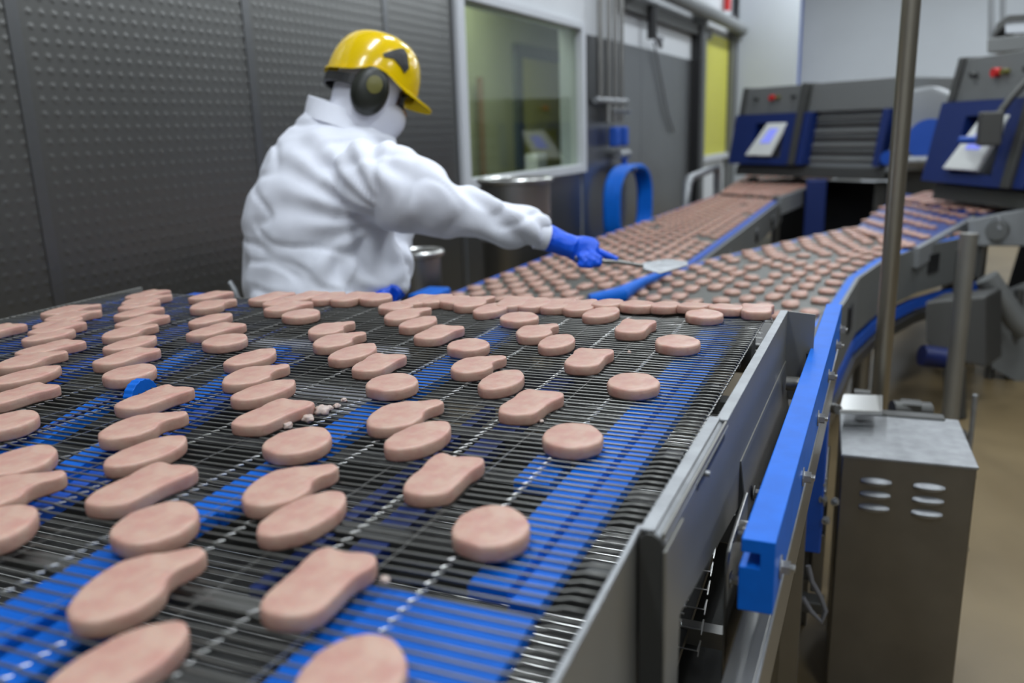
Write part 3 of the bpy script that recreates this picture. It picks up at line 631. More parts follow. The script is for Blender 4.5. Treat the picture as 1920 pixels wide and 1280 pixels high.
# ------------------------------------------------------------------ forming machines
def machine(left, deg, label, far_w, rolls, post):
    s_, c_ = math.sin(math.radians(deg)), math.cos(math.radians(deg))
    mt = Matrix(((s_, c_, 0, left[0]), (-c_, s_, 0, left[1]), (0, 0, 1, 0), (0, 0, 0, 1)))
    z0 = left[2]; T = thing('forming_machine', label, 'machine', (mt @ V((far_w/2, .5, 0))))
    def P(x, z, y): return mt @ V((x, y+.2*z, z0+z))
    def bx(nm, x0, x1, za, zb, y0, y1, m, bevel=.006, parent=T, label=None):
        lo = [P(x0, za, y0), P(x1, za, y0), P(x1, za, y1), P(x0, za, y1)]; hi = [P(x0, zb, y0), P(x1, zb, y0), P(x1, zb, y1), P(x0, zb, y1)]
        o = MB().prism(lo, hi).build(nm, m, parent, bevel=bevel, label=label)
        if parent is not T: o.location = (0, 0, 0)
        return o
    bx('casing', 0.03, far_w, -.02, .62, .10, 1.1, 'greyl')
    bx('console_header', .02, .84, .50, .77, .03, .5, 'grey'); bx('roll_header', .90, far_w-.02, .50, .77, .03, .6, 'grey')
    bx('corner_post', -.0, .05, .50, .78, .0, .3, 'darksteel')
    # blue console with recessed screen
    cp = MB()
    for x0, x1, za, zb in ((0, .30, 0, .50), (.70, .86, 0, .50), (.30, .70, 0, .06), (.30, .70, .41, .50)):
        lo = [P(x0, za, -.03), P(x1, za, -.03), P(x1, za, .16), P(x0, za, .16)]; hi = [P(x0, zb, -.03), P(x1, zb, -.03), P(x1, zb, .16), P(x0, zb, .16)]; cp.prism(lo, hi)
    cp.build('console_panel', 'navy', T)
    bx('recess', .30, .70, .06, .41, .15, .17, 'motor', 0)
    # screen tilted out of the recess
    sl = [P(.26, .09, -.07), P(.60, .09, -.07), P(.72, .41, -.035), P(.46, .41, -.035)]
    n = (sl[1]-sl[0]).cross(sl[3]-sl[0]).normalized()
    so = MB().prism(sl, [p-n*.03 for p in sl]).build('screen_housing', 'screenf', T, bevel=.006)
    c = [sl[0].lerp(sl[3], .38).lerp(sl[1].lerp(sl[2], .38), .30), sl[0].lerp(sl[3], .38).lerp(sl[1].lerp(sl[2], .38), .72), sl[0].lerp(sl[3], .82).lerp(sl[1].lerp(sl[2], .82), .76), sl[0].lerp(sl[3], .82).lerp(sl[1].lerp(sl[2], .82), .34)]
    if n.dot(CC-sl[0]) < 0: n = -n
    MB().prism([p+n*.002 for p in c], [p+n*.006 for p in c]).build('screen', 'screen', so).location = (0, 0, 0)
    for i, (xx, col) in enumerate(((.20, 'darksteel'), (.42, 'red'), (.50, 'lime'), (.70, 'darksteel'))):
        r_ = .028 if i == 1 else .018
        MB().tube([P(xx, .66, .03), P(xx, .66, -.015)], r_, 14).build('button', col, T, smooth=True, label='red button' if i == 1 else None)
    bx('divider_post', .83, .90, 0, .78, -.05, .12, 'darksteel'); bx('blue_post', .90, .985, 0, .50, -.02, .2, 'navy'); bx('blue_post', far_w-.10, far_w-.03, 0, .50, -.02, .2, 'navy')
    bx('inlet_back', .98, far_w-.1, 0, .50, .22, .26, 'black', 0)
    for k in range(rolls):
        zz = .05+k*.45/rolls; MB().tube([P(.99, zz, .10), P(far_w-.1, zz, .10)], .026, 10).build('roller', 'darksteel' if k % 2 else 'grey', T, smooth=True)
    bx('side_panel', far_w, far_w+.06, -.05, .76, .05, 1.1, 'greyl')
    bx('base', .05, far_w, -.12, -.02, .05, 1.0, 'darksteel')
    for xx, yy in ((.15, .2), (far_w-.15, .2), (.15, .9), (far_w-.15, .9)):
        p = mt @ V((xx, yy, 0)); MB().box((p.x-.05, p.y-.05, 0), (p.x+.05, p.y+.05, z0-.15)).build('leg', 'darksteel', T)
    if post: MB().box((post.x-.09, post.y-.09, 0), (post.x+.09, post.y+.09, z0-.12)).build('column', 'navy', T, bevel=.01)
    bx('underside', .1, far_w-.1, -z0+.05, -.2, .75, .8, 'black', 0)
    return P, T
PA, TA = machine((-1.26, 9.41, 1.02), 52, 'left-hand grey and blue forming machine with a small lit screen, farther away', 1.88, 7, onZ(1528, 400, 7.9))
PB, TB = machine((.44, 6.33, 1.02), 27, 'right-hand grey and blue forming machine, nearer, cut by the picture edge', 1.7, 7, None)
# arm holding a black box in front of the nearer screen
arm = thing('sensor_arm', 'dark vertical arm with a box and blue knob before the nearer machine screen', 'arm', PB(.9, -.1, -.2))
MB().tube([PB(.80, .62, -.03), PB(.78, .50, -.10), PB(.76, .40, -.14)], .022, 10).build('rod', 'darksteel', arm, smooth=True)
c0 = PB(.76, .33, -.16); MB().box((c0.x-.06, c0.y-.06, c0.z-.09), (c0.x+.06, c0.y+.06, c0.z+.10)).build('box', 'darksteel', arm, bevel=.01)
MB().tube([PB(.52, .27, -.16), PB(.80, .27, -.16)], .022, 10).build('knob', 'blue2', arm, smooth=True)
# things behind / above the machines
hp = onZ(1735, 250, 7.1)
t = thing('hopper_housing', 'pale rounded casing standing between the two machines', 'machine', (hp.x, hp.y, 0))
rg = [onZ(*q, 7.1) for q in ((1685, 320), (1692, 200), (1705, 168), (1745, 160), (1790, 180), (1800, 320))]
MB().prism(rg, [p+V((.10, .35, 0)) for p in rg]).build('casing', 'greyl', t, bevel=.03)
MB().tube([onZ(1742, 262, 6.9), onZ(1748, 262, 7.2)], .17, 24).build('motor', 'blue2', t, smooth=True, label='round blue motor')
MB().tube([onZ(1662, 296, 6.8), onZ(1682, 296, 6.9)], .055, 14).build('end_cap', 'blue2', t, smooth=True)
MB().tube([onZ(1668, 304, 6.85), onZ(1745, 302, 6.85)], .045, 12).build('pipe', 'lip', t, smooth=True)
MB().box((hp.x-.12, hp.y+.02, 0), (hp.x+.2, hp.y+.3, 1.0)).build('pedestal', 'darksteel', t)
b = MB(); q0 = onZ(1700, 172, 15.0); b.box((q0.x, q0.y-.1, q0.z-.08), (q0.x+1.6, q0.y+.05, q0.z+.02)); o = struct(b.build('trim_4', 'frame'))
t = thing('overhead_frame', 'grey hoist frame with rails above the nearer machine', 'frame', PB(1.2, .9, .5))
for px, w in ((1858, .02), (1880, .018)): MB().tube([onZ(px, 95, 5.9), onZ(px+2, -220, 5.9)], w, 8).build('upright', 'greyl', t, smooth=True)
rg = [onZ(*q, 5.7) for q in ((1850, 100), (1850, 72), (2000, 55), (2000, 90))]
MB().prism(rg, [p+V((.2, .4, 0)) for p in rg]).build('crossbeam', 'grey', t, bevel=.01)
rg = [onZ(*q, 5.8) for q in ((1885, 62), (1885, 42), (2000, 38), (2000, 58))]; MB().prism(rg, [p+V((.2, .4, 0)) for p in rg]).build('rail', 'frame', t)
rg = [onZ(*q, 5.8) for q in ((1860, 72), (1868, 44), (1890, 28), (2000, 22), (2000, 36), (1882, 50))]; MB().prism(rg, [p+V((.15, .3, 0)) for p in rg]).build('cable_guide', 'darksteel', t, bevel=.004)
t = thing('wall_alarm', 'small red alarm fixture high on the left wall near the corner', 'alarm', wp(.05, 12.9, 3.1))
MB().tube([wp(.05, 12.55, 3.2), wp(.05, 12.55, 2.98)], .05, 10).build('beacon', 'red', t, smooth=True)
MB().tube([wp(.05, 12.9, 2.96), wp(.05, 12.9, 2.72)], .045, 10).build('horn', 'cable', t, smooth=True)

# ------------------------------------------------------------------ floor-standing things on the right
cb = thing('motor_cabinet', 'grey stainless cabinet with six vent louvres beside the conveyor', 'cabinet', (.16, 2.0, 0))
cx0, cx1, cy0, cy1, cz = .013, .296, 1.985, 2.31, .662
rot = Matrix.Translation((cx0, cy0, 0)) @ Matrix.Rotation(.03, 4, 'Z') @ Matrix.Translation((-cx0, -cy0, 0))
def cbox(nm, a, b_, m, par=cb, bevel=.004):
    o = MB().box(a, b_, rot).build(nm, m, par, bevel=bevel)
    if par is not cb: o.location = (0, 0, 0)
    return o
body = cbox('cabinet_body', (cx0, cy0, .04), (cx1, cy1, cz-.006), 'cab')
cbox('cabinet_top', (cx0-.002, cy0-.003, cz-.008), (cx1+.003, cy1, cz), 'lip', bevel=.003)
cbox('cabinet_back_cap', (cx0, cy1-.02, cz-.005), (cx1-.03, cy1+.02, cz+.006), 'darksteel')
for ix in (0, 1):
    for iz in range(3):
        x0 = cx0+.045+ix*.112; z = cz-.060-iz*.033; b = MB(); rings = []
        for i in range(13):
            u = i/12; x = x0+.066*u; w = math.sin(math.pi*min(max(u, .02), .98))**.35
            rings.append([rot @ V((x, cy0+.001, z-.010)), rot @ V((x, cy0-.011*w, z-.008*w-.001)), rot @ V((x, cy0-.014*w, z-.001)), rot @ V((x, cy0-.010*w, z+.005*w)), rot @ V((x, cy0+.001, z+.009*w))])
        b.loft(rings).build('louvre', 'lip', body, smooth=True).location = (0, 0, 0)
for xx, yy in ((cx0+.03, cy0+.03), (cx1-.03, cy0+.03), (cx0+.03, cy1-.03), (cx1-.03, cy1-.03)): cbox('foot', (xx-.015, yy-.015, 0), (xx+.015, yy+.015, .05), 'darksteel', bevel=0)
MB().tube([rot @ V((cx1, cy0+.12, cz-.07)), rot @ V((cx1+.02, cy0+.12, cz-.07))], .008, 8).build('latch', 'darksteel', cb)
pb0 = onz(1650, 735, .66)
pol = thing('steel_pole', 'tall round stainless pole standing behind the louvred cabinet', 'pole', (pb0.x, pb0.y, 0))
MB().tube([(pb0.x, pb0.y, 0), (pb0.x, pb0.y, 4.6)], .0235, 20).build('pole_tube', 'pole', pol, smooth=True)
MB().tube([(pb0.x, pb0.y, 0), (pb0.x, pb0.y, .015)], .06, 20).build('base_flange', 'steel', pol, smooth=True)
br = thing('steel_bracket', 'shiny steel bracket plate just above the louvred cabinet', 'bracket', (.05, 2.3, 0))
q = [onz(x, y, .71) for x, y in ((1572, 768), (1655, 770), (1655, 740), (1580, 738))]
MB().prism(q, [p+V((0, 0, -.012)) for p in q]).build('plate', 'node', br, bevel=.003)
c0 = q[2].lerp(q[3], .5); MB().box((c0.x-.02, c0.y+.03, .0), (c0.x+.02, c0.y+.06, .705)).build('stand', 'darksteel', br)
MB().tube([q[0]+V((.0, .0, 0)), q[0]+V((-.06, .1, -.02))], .012, 8).build('arm', 'steel', br)
# second frame of the wire conveyor support beside the cabinet: jumble of fixings
jm = thing('drive_assembly', 'dark drive unit with bolts and hose between beam and cabinet', 'drive', (-.0, 1.95, 0))
for a_, b_, m, nm in (((-.055, 1.90, .56), (-.015, 2.2, .60), 'steel', 'tie_bar'), ((-.06, 1.88, .45), (-.02, 2.0, .80), 'blue2', 'blue_plate'), ((-.09, 2.02, .30), (-.012, 2.12, .48), 'darksteel', 'gearbox'), ((-.13, 1.8, .0), (-.085, 1.86, .80), 'steel', 'post'), ((-.06, 1.95, .25), (-.005, 2.0, .28), 'darksteel', 'cross_bar'), ((-.04, 2.0, .28), (-.012, 2.05, .44), 'cab', 'side_plate')):
    MB().box(a_, b_).build(nm, m, jm, bevel=.003)
for px, py in ((1543, 935), (1548, 975), (1541, 905), (1565, 940)): hexbolt('bolt', onZ(px, py, 1.9), (.5, -.8, 0), .007, jm, 'lip')
hp_ = [onZ(x, y, 1.9) for x, y in ((1505, 1120), (1520, 1145), (1540, 1165), (1548, 1145), (1538, 1118), (1522, 1090), (1515, 1060))]
MB().tube(hp_, .006, 8).build('hose', 'cable', jm, smooth=True)
# darker boxes and guards at right
mb = onZ(1782, 610, 4.0)
t = thing('motor_box', 'olive grey gear motor with a dark blue cap below the curved conveyor', 'motor', (mb.x, mb.y, 0))
rg = [onZ(*q, 4.1) for q in ((1735, 565), (1850, 555), (1850, 690), (1765, 670), (1735, 640))]; MB().prism(rg, [p+V((.1, .25, 0)) for p in rg]).build('gearbox', 'darksteel', t, bevel=.01)
MB().tube([onZ(1728, 666, 4.1), onZ(1775, 672, 4.1)], .052, 20).build('motor_cap', 'motor', t, smooth=True)
MB().tube([onZ(1790, 690, 4.05), V((onZ(1795, 740, 4.05).x, onZ(1795, 740, 4.05).y, 0))], .05, 12).build('stand', 'darksteel', t)
t = thing('support_post', 'round grey leg right of the pole behind the cabinet', 'leg', (onZ(1795, 620, 3.7).x, onZ(1795, 620, 3.7).y, 0))
p = onZ(1798, 620, 3.7); MB().tube([(p.x, p.y, 0), (p.x, p.y, .935)], .036, 16).build('leg_tube', 'plate', t, smooth=True)
MB().tube([(p.x, p.y, 0), (p.x, p.y, .03)], .08, 16).build('foot', 'darksteel', t)
t = thing('sloping_guard', 'grey sheet steel guard sloping down below the nearer machine', 'guard', (onZ(1900, 620, 4.3).x, onZ(1900, 620, 4.3).y, 0))
rg = [onZ(*q, 4.6) for q in ((1845, 560), (1990, 500), (1990, 760), (1860, 690))]; MB().prism(rg, [p+V((.02, .03, 0)) for p in rg]).build('sheet', 'grey', t)
MB().tube([onZ(1850, 520, 4.4), onZ(1905, 600, 4.4), onZ(1925, 620, 4.4)], .06, 12).build('duct', 'grey', t, smooth=True)
for px in (1862, 1900):
    p = onZ(px, 640, 4.62); MB().tube([(p.x, p.y, 0), (p.x, p.y, .5)], .025, 8).build('leg', 'darksteel', t)
t = thing('floor_stake', 'thin upright grey rod standing behind the cabinet at the far right', 'rod', (onz(1829, 790, .3).x, onz(1829, 790, .3).y, 0))
p = onZ(1829, 740, 2.7); MB().tube([(p.x, p.y, 0), p], .008, 8).build('rod', 'lip', t)
MB().tube([(p.x, p.y, 0), (p.x, p.y, .01)], .03, 12).build('foot', 'darksteel', t)
t = thing('low_gearmotor', 'low dark motor on the floor just behind the cabinet top', 'motor', (onZ(1720, 760, 2.75).x, onZ(1720, 760, 2.75).y, 0))
a, b_ = onZ(1672, 768, 2.75), onZ(1742, 772, 2.75); MB().tube([a, b_], .032, 14).build('motor_body', 'darksteel', t, smooth=True)
c0 = a.lerp(b_, .5); MB().box((c0.x-.03, c0.y-.03, 0), (c0.x+.03, c0.y+.03, c0.z+.03)).build('pedestal', 'darksteel', t)

# ------------------------------------------------------------------ worker
PZ = 2.42
def remesh(parts, vox, name, m, parent, fold=None, smooth=6, disp=None, label=None):
    me = bpy.data.meshes.new('tmp'); me.from_pydata(parts.v, [], parts.f)
    bm = bmesh.new(); bm.from_mesh(me); bmesh.ops.triangulate(bm, faces=[f for f in bm.faces if len(f.verts) > 4]); bmesh.ops.recalc_face_normals(bm, faces=bm.faces); bm.to_mesh(me); bm.free()
    o = bpy.data.objects.new('tmp', me); COL.objects.link(o)
    k = o.modifiers.new('r', 'REMESH'); k.mode = 'VOXEL'; k.voxel_size = vox
    k = o.modifiers.new('s', 'SMOOTH'); k.factor = .5; k.iterations = smooth
    dg = bpy.context.evaluated_depsgraph_get(); dg.update(); me2 = bpy.data.meshes.new_from_object(o.evaluated_get(dg)); bpy.data.objects.remove(o)
    if fold:
        ns = [v.normal.copy() for v in me2.vertices]
        for v, n in zip(me2.vertices, ns): v.co += n*fold(v.co)
    me2.polygons.foreach_set('use_smooth', [True]*len(me2.polygons)); me2.materials.clear(); me2.materials.append(M[m]); me2.name = name
    q = bpy.data.objects.new(name, me2); COL.objects.link(q); q.parent = parent; q.location = -V(parent['_org'])
    if label: q['label'] = label
    return q
FH = V((HX, HY, 0)); RH = V((HY, -HX, 0))
def ring(c, u, v, n=28): return [c+u*math.cos(a)+v*math.sin(a) for a in [2*math.pi*j/n for j in range(n)]]
def hring(xl, xr, py, Z, dep, n=28):
    c = onZ((xl+xr)/2, py, Z); return ring(c, RH*((xr-xl)/2*Z/FPX), FH*dep, n)
foot = onZ(600, 550, PZ+.05)
man = thing('person', 'worker in white coat and yellow helmet reaching over the belt with a blue-gloved hand', 'person', (foot.x, foot.y, 0))
# body under the clothes, one continuous surface
bd = MB()
bd.loft([hring(565, 660, 250, PZ+.02, .13), hring(560, 690, 320, PZ+.05, .14), hring(520, 700, 420, PZ+.03, .15), hring(520, 700, 520, PZ+.03, .15), hring(520, 705, 600, PZ+.03, .16)])
bd.tube([onZ(620, 265, PZ+.02), onZ(660, 215, PZ+.02), onZ(695, 180, PZ+.02)], [.075, .06, .075], 16)
hc = onZ(697, 180, PZ+.02)
tl = math.radians(17)
hf = (CR*math.cos(tl)-CU*math.sin(tl)+CF*.28).normalized(); hu = (CU*math.cos(tl)+CR*math.sin(tl)); hu = (hu-hf*hu.dot(hf)).normalized(); hs = hf.cross(hu)   # forward, up, right side
def hp3(f_, s_, u_): return hc+hf*f_+hs*s_+hu*u_
def headring(u_, fr_, bk, w):
    out = []
    for j in range(24):
        a = 2*math.pi*j/24; cf = math.cos(a); out.append(hp3((fr_ if cf > 0 else bk)*cf, w*math.sin(a), u_))
    return out
bd.loft([headring(-.115, .045, .03, .035), headring(-.10, .078, .045, .05), headring(-.06, .088, .075, .066), headring(-.02, .090, .088, .072), headring(.0, .084, .092, .073), headring(.03, .090, .095, .074), headring(.07, .082, .088, .07), headring(.10, .055, .06, .045)])
bd.tube([hp3(.088, 0, .01), hp3(.108, 0, -.03)], [.009, .014], 10); bd.tube([hp3(.09, -.02, -.062), hp3(.09, .02, -.062)], [.008, .008], 8)
for sgn in (1, -1): bd.tube([hp3(-.005, .072*sgn, .02), hp3(-.012, .08*sgn, -.03)], [.018, .012], 10)
SH = onZ(655, 305, PZ-.12); EL = onZ(852, 400, PZ-.17); WR = onZ(1030, 448, PZ-.10)
SH2 = onZ(690, 320, PZ+.22); EL2 = onZ(735, 460, PZ+.18); WR2 = onZ(735, 540, PZ+.06)
bd.tube([SH, SH.lerp(EL, .4), EL, EL.lerp(WR, .4), WR], [.05, .05, .042, .034, .02], 14)
bd.tube([SH2, SH2.lerp(EL2, .4), EL2, EL2.lerp(WR2, .4), WR2], [.062, .05, .043, .04, .03], 14)
hipz = .86
for sgn in (.095, -.095):
    h0 = foot+RH*.02+FH*sgn; h0.z = hipz; kn = h0+RH*.02; kn.z = .48; an = h0-RH*.02; an.z = .08
    bd.tube([h0+V((0, 0, .12)), h0, kn+V((0, 0, .1)), kn, kn-V((0, 0, .15)), an], [.09, .088, .066, .055, .056, .04], 14)
    bd.tube([an-RH*.05+V((0, 0, -.03)), an+RH*.17+V((0, 0, -.045))], [.042, .033], 12)
remesh(bd, .011, 'body', 'skin', man, smooth=5)
# coat
ct = MB()
ct.loft([hring(572, 668, 208, PZ+.03, .085), hring(553, 700, 226, PZ+.03, .11), hring(532, 738, 252, PZ+.03, .17), hring(506, 748, 285, PZ+.03, .20), hring(486, 752, 325, PZ+.03, .215),
 hring(468, 752, 365, PZ+.03, .215), hring(455, 750, 405, PZ+.03, .21), hring(455, 748, 450, PZ+.03, .205), hring(459, 745, 500, PZ+.03, .205), hring(462, 750, 560, PZ+.03, .21), hring(470, 765, 680, PZ+.03, .23), hring(478, 775, 800, PZ+.03, .24)])
k_ = PZ/FPX
slv = [(668, 312, 60, -.10), (705, 340, 72, -.13), (750, 358, 74, -.15), (800, 374, 63, -.16), (837, 390, 52, -.17), (879, 399, 46, -.17), (933, 412, 42, -.15), (983, 425, 41, -.12), (1008, 434, 33, -.10), (1019, 442, 25, -.10)]
rg = []
pts = [onZ(x, y, PZ+dz) for x, y, r, dz in slv]
ct.tube(pts, [r*k_*.97 for _, _, r, _ in slv], 24)
ct.tube([SH2, SH2.lerp(EL2, .5), EL2, EL2.lerp(WR2, .5), WR2], [.09, .085, .07, .06, .05], 20)
ct.tube([onZ(735, 480, PZ+.02), onZ(742, 520, PZ+.0), onZ(744, 548, PZ-.02)], [.03, .034, .03], 14)
AX = (WR-SH).normalized()
def folds(p):
    d = 0; q = p-SH; t = q.dot(AX); ra = (q-AX*t)
    n1 = noise.noise(V((p.x*3.2, p.y*3.2, p.z*3.2)))
    # long drag folds radiating from the armpit, torso
    rel = p-onZ(735, 400, PZ-.1); ang = math.atan2(rel.z, rel.dot(RH)); rad = rel.length
    if t < .12:
        d += .009*math.sin(ang*15+6*n1)*min(1, rad*5)*max(.25, 1-rad*1.7)
    if t > .02:
        d += .0085*math.sin(t*30+9*noise.noise(p*4.2)+4*ra.z/.08)*min(1, t*8)
        d += .005*noise.noise(V((t*26, ra.z*14, ra.dot(FH)*14)))
    d += .012*noise.noise(p*6)+.006*noise.noise(p*14)-.007*(1-min(1, abs(noise.noise(V((p.x*6, p.y*6, p.z*11+n1))))*5))
    return d
remesh(ct, .009, 'coat', 'coat', man, fold=folds, smooth=8)
for px, py, dz in ((1019, 443, -.10),):
    c0 = onZ(px, py, PZ+dz); ax = (WR-EL).normalized(); MB().tube([c0-ax*.02, c0+ax*.012], [.040, .036], 24).build('cuff', 'coat', man, smooth=True)
# collar standing around the neck
cl = MB(); cc = onZ(640, 212, PZ+.02); ux = (CR*.95-CU*.30).normalized(); 
cl.loft([ring(cc-V((0, 0, .035)), ux*.115, FH*.12), ring(cc+V((0, 0, .0)), ux*.105, FH*.10), ring(cc+V((0, 0, .022)), ux*.098, FH*.09)])
cl.build('collar', 'coat', man, smooth=True)
# trousers and boots
tr = MB()
for sgn in (.095, -.095):
    h0 = foot+RH*.02+FH*sgn; h0.z = hipz
    tr.tube([h0+V((0, 0, .15)), h0, h0+V((0, 0, -.36)), h0+V((0, 0, -.62))], [.11, .115, .09, .08], 18)
remesh(tr, .014, 'trousers', 'trouser', man, fold=lambda p: .006*noise.noise(p*9))
for sgn in (.095, -.095):
    h0 = foot+FH*sgn; h0.z = 0
    b = MB(); b.loft([ring(h0+V((0, 0, .30)), RH*.072, FH*.068, 20), ring(h0+V((0, 0, .15)), RH*.066, FH*.06, 20), ring(h0+RH*.03+V((0, 0, .09)), RH*.10, FH*.058, 20), ring(h0+RH*.06+V((0, 0, .05)), RH*.145, FH*.056, 20), ring(h0+RH*.06, RH*.15, FH*.058, 20)])
    b.build('boot', 'boot', man, smooth=True)
# hood: covers skull sides and neck, leaving the eyes free
hd = MB()
def hr2(u_, fr_, bk, w, df=0):
    return [hp3(df+(fr_ if math.cos(a) > 0 else bk)*math.cos(a), w*math.sin(a), u_) for a in [2*math.pi*j/28 for j in range(28)]]
hd.loft([hr2(.085, .070, .105, .082), hr2(.04, .082, .112, .090), hr2(.0, .078, .112, .092), hr2(-.05, .070, .108, .090), hr2(-.10, .06, .11, .085, -.01), hr2(-.15, .055, .115, .085, -.03), hr2(-.19, .06, .12, .09, -.05)])
remesh(hd, .008, 'hood', 'hood', man, fold=lambda p: .005*noise.noise(p*13)+.003*noise.noise(p*30))
mk = MB()
mk.loft([hr2(-.008, .100, .02, .066, .0), hr2(-.03, .118, .02, .074, .0), hr2(-.06, .116, .02, .078, 0), hr2(-.10, .100, .02, .076, 0), hr2(-.15, .070, .03, .066, 0), hr2(-.175, .045, .03, .05, 0)])
remesh(mk, .007, 'face_mask', 'hood', man, fold=lambda p: .004*noise.noise(p*16), smooth=5)
MB().loft([[hp3(.086+.014*math.cos(a)*0, .0, .012)+hs*(.066*math.cos(a))+hu*(.020*math.sin(a)) + hf*(.014*(1-math.cos(a)**2)) for a in [2*math.pi*j/24 for j in range(24)]], [hp3(.078, 0, .012)+hs*(.070*math.cos(a))+hu*(.024*math.sin(a)) for a in [2*math.pi*j/24 for j in range(24)]]]).build('safety_glasses', 'black', man, smooth=True)
# helmet
hb_ = hp3(-.004, 0, .030)
def HP(f_, s_, u_): return hb_+hf*f_+hs*s_+hu*u_
hl = MB(); rings = []
nA = 48
for i in range(15):
    t = i/14; u_ = .148*math.sin(t*math.pi/2*.985); sc = math.cos(t*math.pi/2*.985)**.62
    r_ = []
    for j in range(nA):
        a = 2*math.pi*j/nA; arch = .028*math.exp(-((abs(a-math.pi/2) if a < math.pi else abs(a-1.5*math.pi))/.42)**2)*(1-t)**2
        ridge = .004*math.exp(-((math.sin(a))/.16)**2)*(1 if i > 2 else 0)
        r_.append(HP((.132 if math.cos(a) > 0 else .140)*sc*math.cos(a), .112*sc*math.sin(a), u_+arch+ridge))
    rings.append(r_)
inner = [[HP(*((q-hb_).dot(hf)*.965, (q-hb_).dot(hs)*.965, (q-hb_).dot(hu)*.97)) for q in rr] for rr in rings]
hl.loft(list(reversed(inner))+rings)
helm = hl.build('helmet', 'yellow', man, smooth=True)
# brim / rain edge with peak
bm_ = MB(); a_, b2 = [], []
for j in range(nA):
    a = 2*math.pi*j/nA; arch = .028*math.exp(-((abs(a-math.pi/2) if a < math.pi else abs(a-1.5*math.pi))/.42)**2)
    ex = .006+.046*max(0, math.cos(a))**3
    a_.append(HP((.132 if math.cos(a) > 0 else .140)*math.cos(a), .112*math.sin(a), arch)); b2.append(HP(((.132 if math.cos(a) > 0 else .140)+ex)*math.cos(a), (.112+.006)*math.sin(a), arch-.012*max(0, math.cos(a))**2-.003))
d_ = hu*-.003
bm_.loft([[p-d_ for p in a_], [p-d_ for p in b2], [p+d_ for p in b2], [p+d_ for p in a_], [p-d_ for p in a_]], cap=False)
bm_.build('peak', 'yellow', helm, smooth=True).location = (0, 0, 0)
def surf(a, u_, off=.003):      # a point on the dome at azimuth a, height u_
    t = math.asin(min(u_/.148, 1))/(math.pi/2*.985); sc = math.cos(t*math.pi/2*.985)**.62
    return HP(((.132 if math.cos(a) > 0 else .140)*sc+off)*math.cos(a), (.112*sc+off)*math.sin(a), u_+off*.5)
bd_ = [(1.10, .108), (1.0, .098), (.92, .060), (1.02, .040), (1.14, .052), (1.34, .064), (1.56, .058), (1.60, .066), (1.42, .086), (1.24, .102)]
cen = (sum(q[0] for q in bd_)/len(bd_), sum(q[1] for q in bd_)/len(bd_))
vs = [surf(cen[0], cen[1])]; fs = []
for k in (.5, 1.0): vs += [surf(cen[0]+(q[0]-cen[0])*k, cen[1]+(q[1]-cen[1])*k) for q in bd_]
n = len(bd_)
for i in range(n): fs += [(0, 1+i, 1+(i+1) % n), (1+i, 1+n+i, 1+n+(i+1) % n, 1+(i+1) % n)]
pt = MB().add(vs, fs).build('badge', 'black', helm, label='black angular badge on the side'); pt.location = (0, 0, 0)
kk = pt.modifiers.new('s', 'SOLIDIFY'); kk.thickness = .002
for a in (.12, -.12): MB().tube([surf(a, .118, -.001), surf(a, .118, .003)], .006, 10).build('vent', 'black', helm).location = (0, 0, 0)
# ear defenders
for sgn in (1, -1):
    c0 = hp3(-.012, .088*sgn, -.012); b = MB(); prof = [(0, 1.12), (.012, 1.18), (.028, 1.12), (.040, .88), (.046, .5), (.047, .05)]
    b.loft([[c0+hs*sgn*d+(hf*.045*math.cos(q)+hu*.060*math.sin(q))*s for q in [2*math.pi*j/32 for j in range(32)]] for d, s in prof])
    cup = b.build('ear_defender', 'muff', man, smooth=True)
    MB().loft([[c0+hs*sgn*d+(hf*.024*math.cos(q)+hu*.028*math.sin(q))*s+hu*.014+hf*.006 for q in [2*math.pi*j/20 for j in range(20)]] for d, s in ((.038, 1), (.049, .9), (.052, .3))]).build('cup_badge', 'lime', cup, smooth=True).location = (0, 0, 0)
    MB().tube([c0+hu*.045+hs*sgn*.03, c0+hu*.062+hf*.01+hs*sgn*.02], .007, 8).build('cup_arm', 'black', cup, smooth=True).location = (0, 0, 0)
sb = MB(); pa = []
for j in range(25):
    a = math.pi*(.5+j/24); pa.append((-.012+.124*math.cos(a), .102*math.sin(a)))
sb.loft([[hp3(x*s, y*s, .004+dz) for s, dz in ((1.0, -.013), (1.05, -.013), (1.05, .013), (1.0, .013))] for x, y in pa]); sb.build('head_strap', 'black', man)
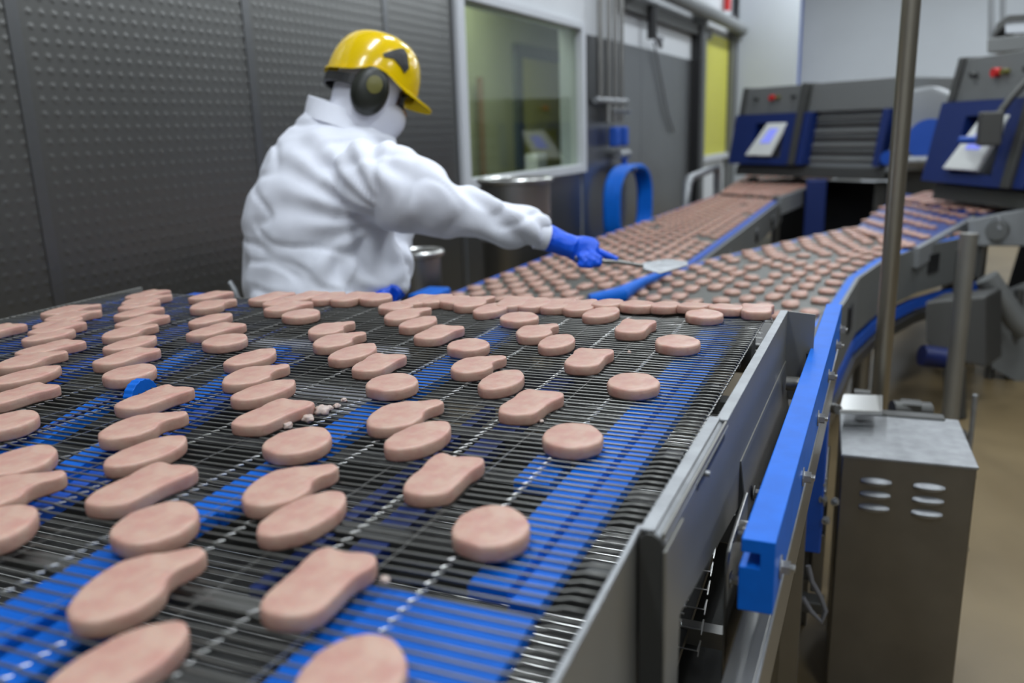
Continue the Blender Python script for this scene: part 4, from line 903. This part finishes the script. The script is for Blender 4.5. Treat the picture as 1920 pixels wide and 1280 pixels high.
# gloves with fingers
def glove(base, palm, fingers, name, thumb, wr, lab=None):
    g_ = MB(); g_.tube(base, wr, 16); g_.loft(palm)
    for f_, r0 in fingers+[thumb]: g_.tube(f_, [r0, r0*.98, r0*.92, r0*.8][:len(f_)], 10)
    return remesh(g_, .0035, name, 'glove', man, fold=lambda p: .0016*noise.noise(p*45)+.001*noise.noise(p*110), smooth=3, label=lab)
Zh = PZ-.08
def H(px, py, dz=0): return onZ(px, py, Zh+dz)
hd_ = (H(1122, 482)-H(1050, 452)).normalized(); hup = CU
def pring(px, py, w, t, dz=0): return ring(H(px, py, dz), (CU*.9+CR*.35).normalized()*w, CF*t, 18)
glove([H(1014, 441), H(1035, 449), H(1058, 458), H(1078, 465)], [pring(1068, 461, .030, .024), pring(1085, 466, .040, .022), pring(1102, 472, .044, .02), pring(1116, 477, .034, .018)],
 [([H(1105, 466, -.0), H(1128, 474, -.0), H(1146, 482), H(1158, 487)], .0105),
  ([H(1104, 474, -.016), H(1124, 484, -.02), H(1122, 494, -.022), H(1110, 496, -.02)], .0115),
  ([H(1096, 478, -.018), H(1112, 489, -.026), H(1107, 498, -.026), H(1096, 497, -.02)], .0112),
  ([H(1086, 478, -.018), H(1098, 491, -.026), H(1092, 498, -.025), H(1083, 494, -.018)], .010)], 'glove',
 ([H(1078, 458, .016), H(1096, 462, .034), H(1114, 474, .03), H(1122, 484, .012)], .012), [.040, .037, .033, .034], 'blue glove on the outstretched hand')
Z2 = PZ-.06
def G(px, py, dz=0): return onZ(px, py, Z2+dz)
glove([G(752, 530, .08), G(742, 545, .05), G(730, 551, .02)], [ring(G(735, 550, .02), CU*.022, CF*.035, 16), ring(G(718, 553), CU*.020, CF*.042, 16), ring(G(705, 555), CU*.016, CF*.04, 16)],
 [([G(706, 554, q), G(694, 552, q), G(684, 555, q), G(680, 560, q)], .0098) for q in (-.03, -.01, .012, .032)], 'glove', ([G(728, 552, -.03), G(716, 560, -.05), G(704, 562, -.05)], .011), [.032, .030, .03], 'blue glove of the lower hand')
# spatula in the hand
sptl = thing('spatula', 'steel spatula held in the blue-gloved hand over the feed belt', 'spatula', H(1100, 487))
MB().tube([H(1078, 482, -.01), H(1112, 489, -.012), H(1160, 491), H(1205, 498, .02)], [.009, .009, .006, .005], 10).build('handle', 'steel', sptl, smooth=True)
q = [H(1205, 503, .02), H(1205, 492, .04), H(1252, 485, .12), H(1290, 490, .12), H(1288, 497, .06), H(1238, 512, -.0)]
MB().prism(q, [p-V((0, 0, .003)) for p in q]).build('blade', 'lip', sptl)
t = thing('push_bar', 'thin bent pale bar beside the worker at the belt edge', 'bar', onZ(440, 555, 2.3))
p = onZ(445, 552, 2.3); MB().tube([V((p.x, p.y, 0)), onZ(446, 560, 2.3), onZ(440, 545, 2.3), onZ(430, 528, 2.3)], .008, 8).build('bar_tube', 'lip', t, smooth=True)

# ------------------------------------------------------------------ ceiling fixtures
for i, (x, y) in enumerate(LIGHTS):  # the three farthest fixtures house the added far-wall lamps
    ns = ['left', 'middle', 'right'][0 if x < 0 else 1 if x < 3 else 2]
    t = thing('ceiling_light', 'long ceiling light, number %s from the front in the %s row' % (ORD[[q for q in LIGHTS if (q[0] < 0, q[0] < 3) == (x < 0, x < 3)].index((x, y))], ns), 'light', (x, y, 4.6))
    MB().box((x-.16, y-.78, LZ+.04), (x+.16, y+.78, LZ+.12)).build('housing', 'frame', t)
    MB().box((x-.12, y-.74, LZ+.03), (x+.12, y+.74, LZ+.04)).build('diffuser', 'lamp', t)
    for d in (-.6, .6): MB().tube([(x, y+d, LZ+.12), (x, y+d, 4.6)], .008, 6).build('hanger', 'steel', t)
for o in bpy.data.objects:
    if '_org' in o: del o['_org']
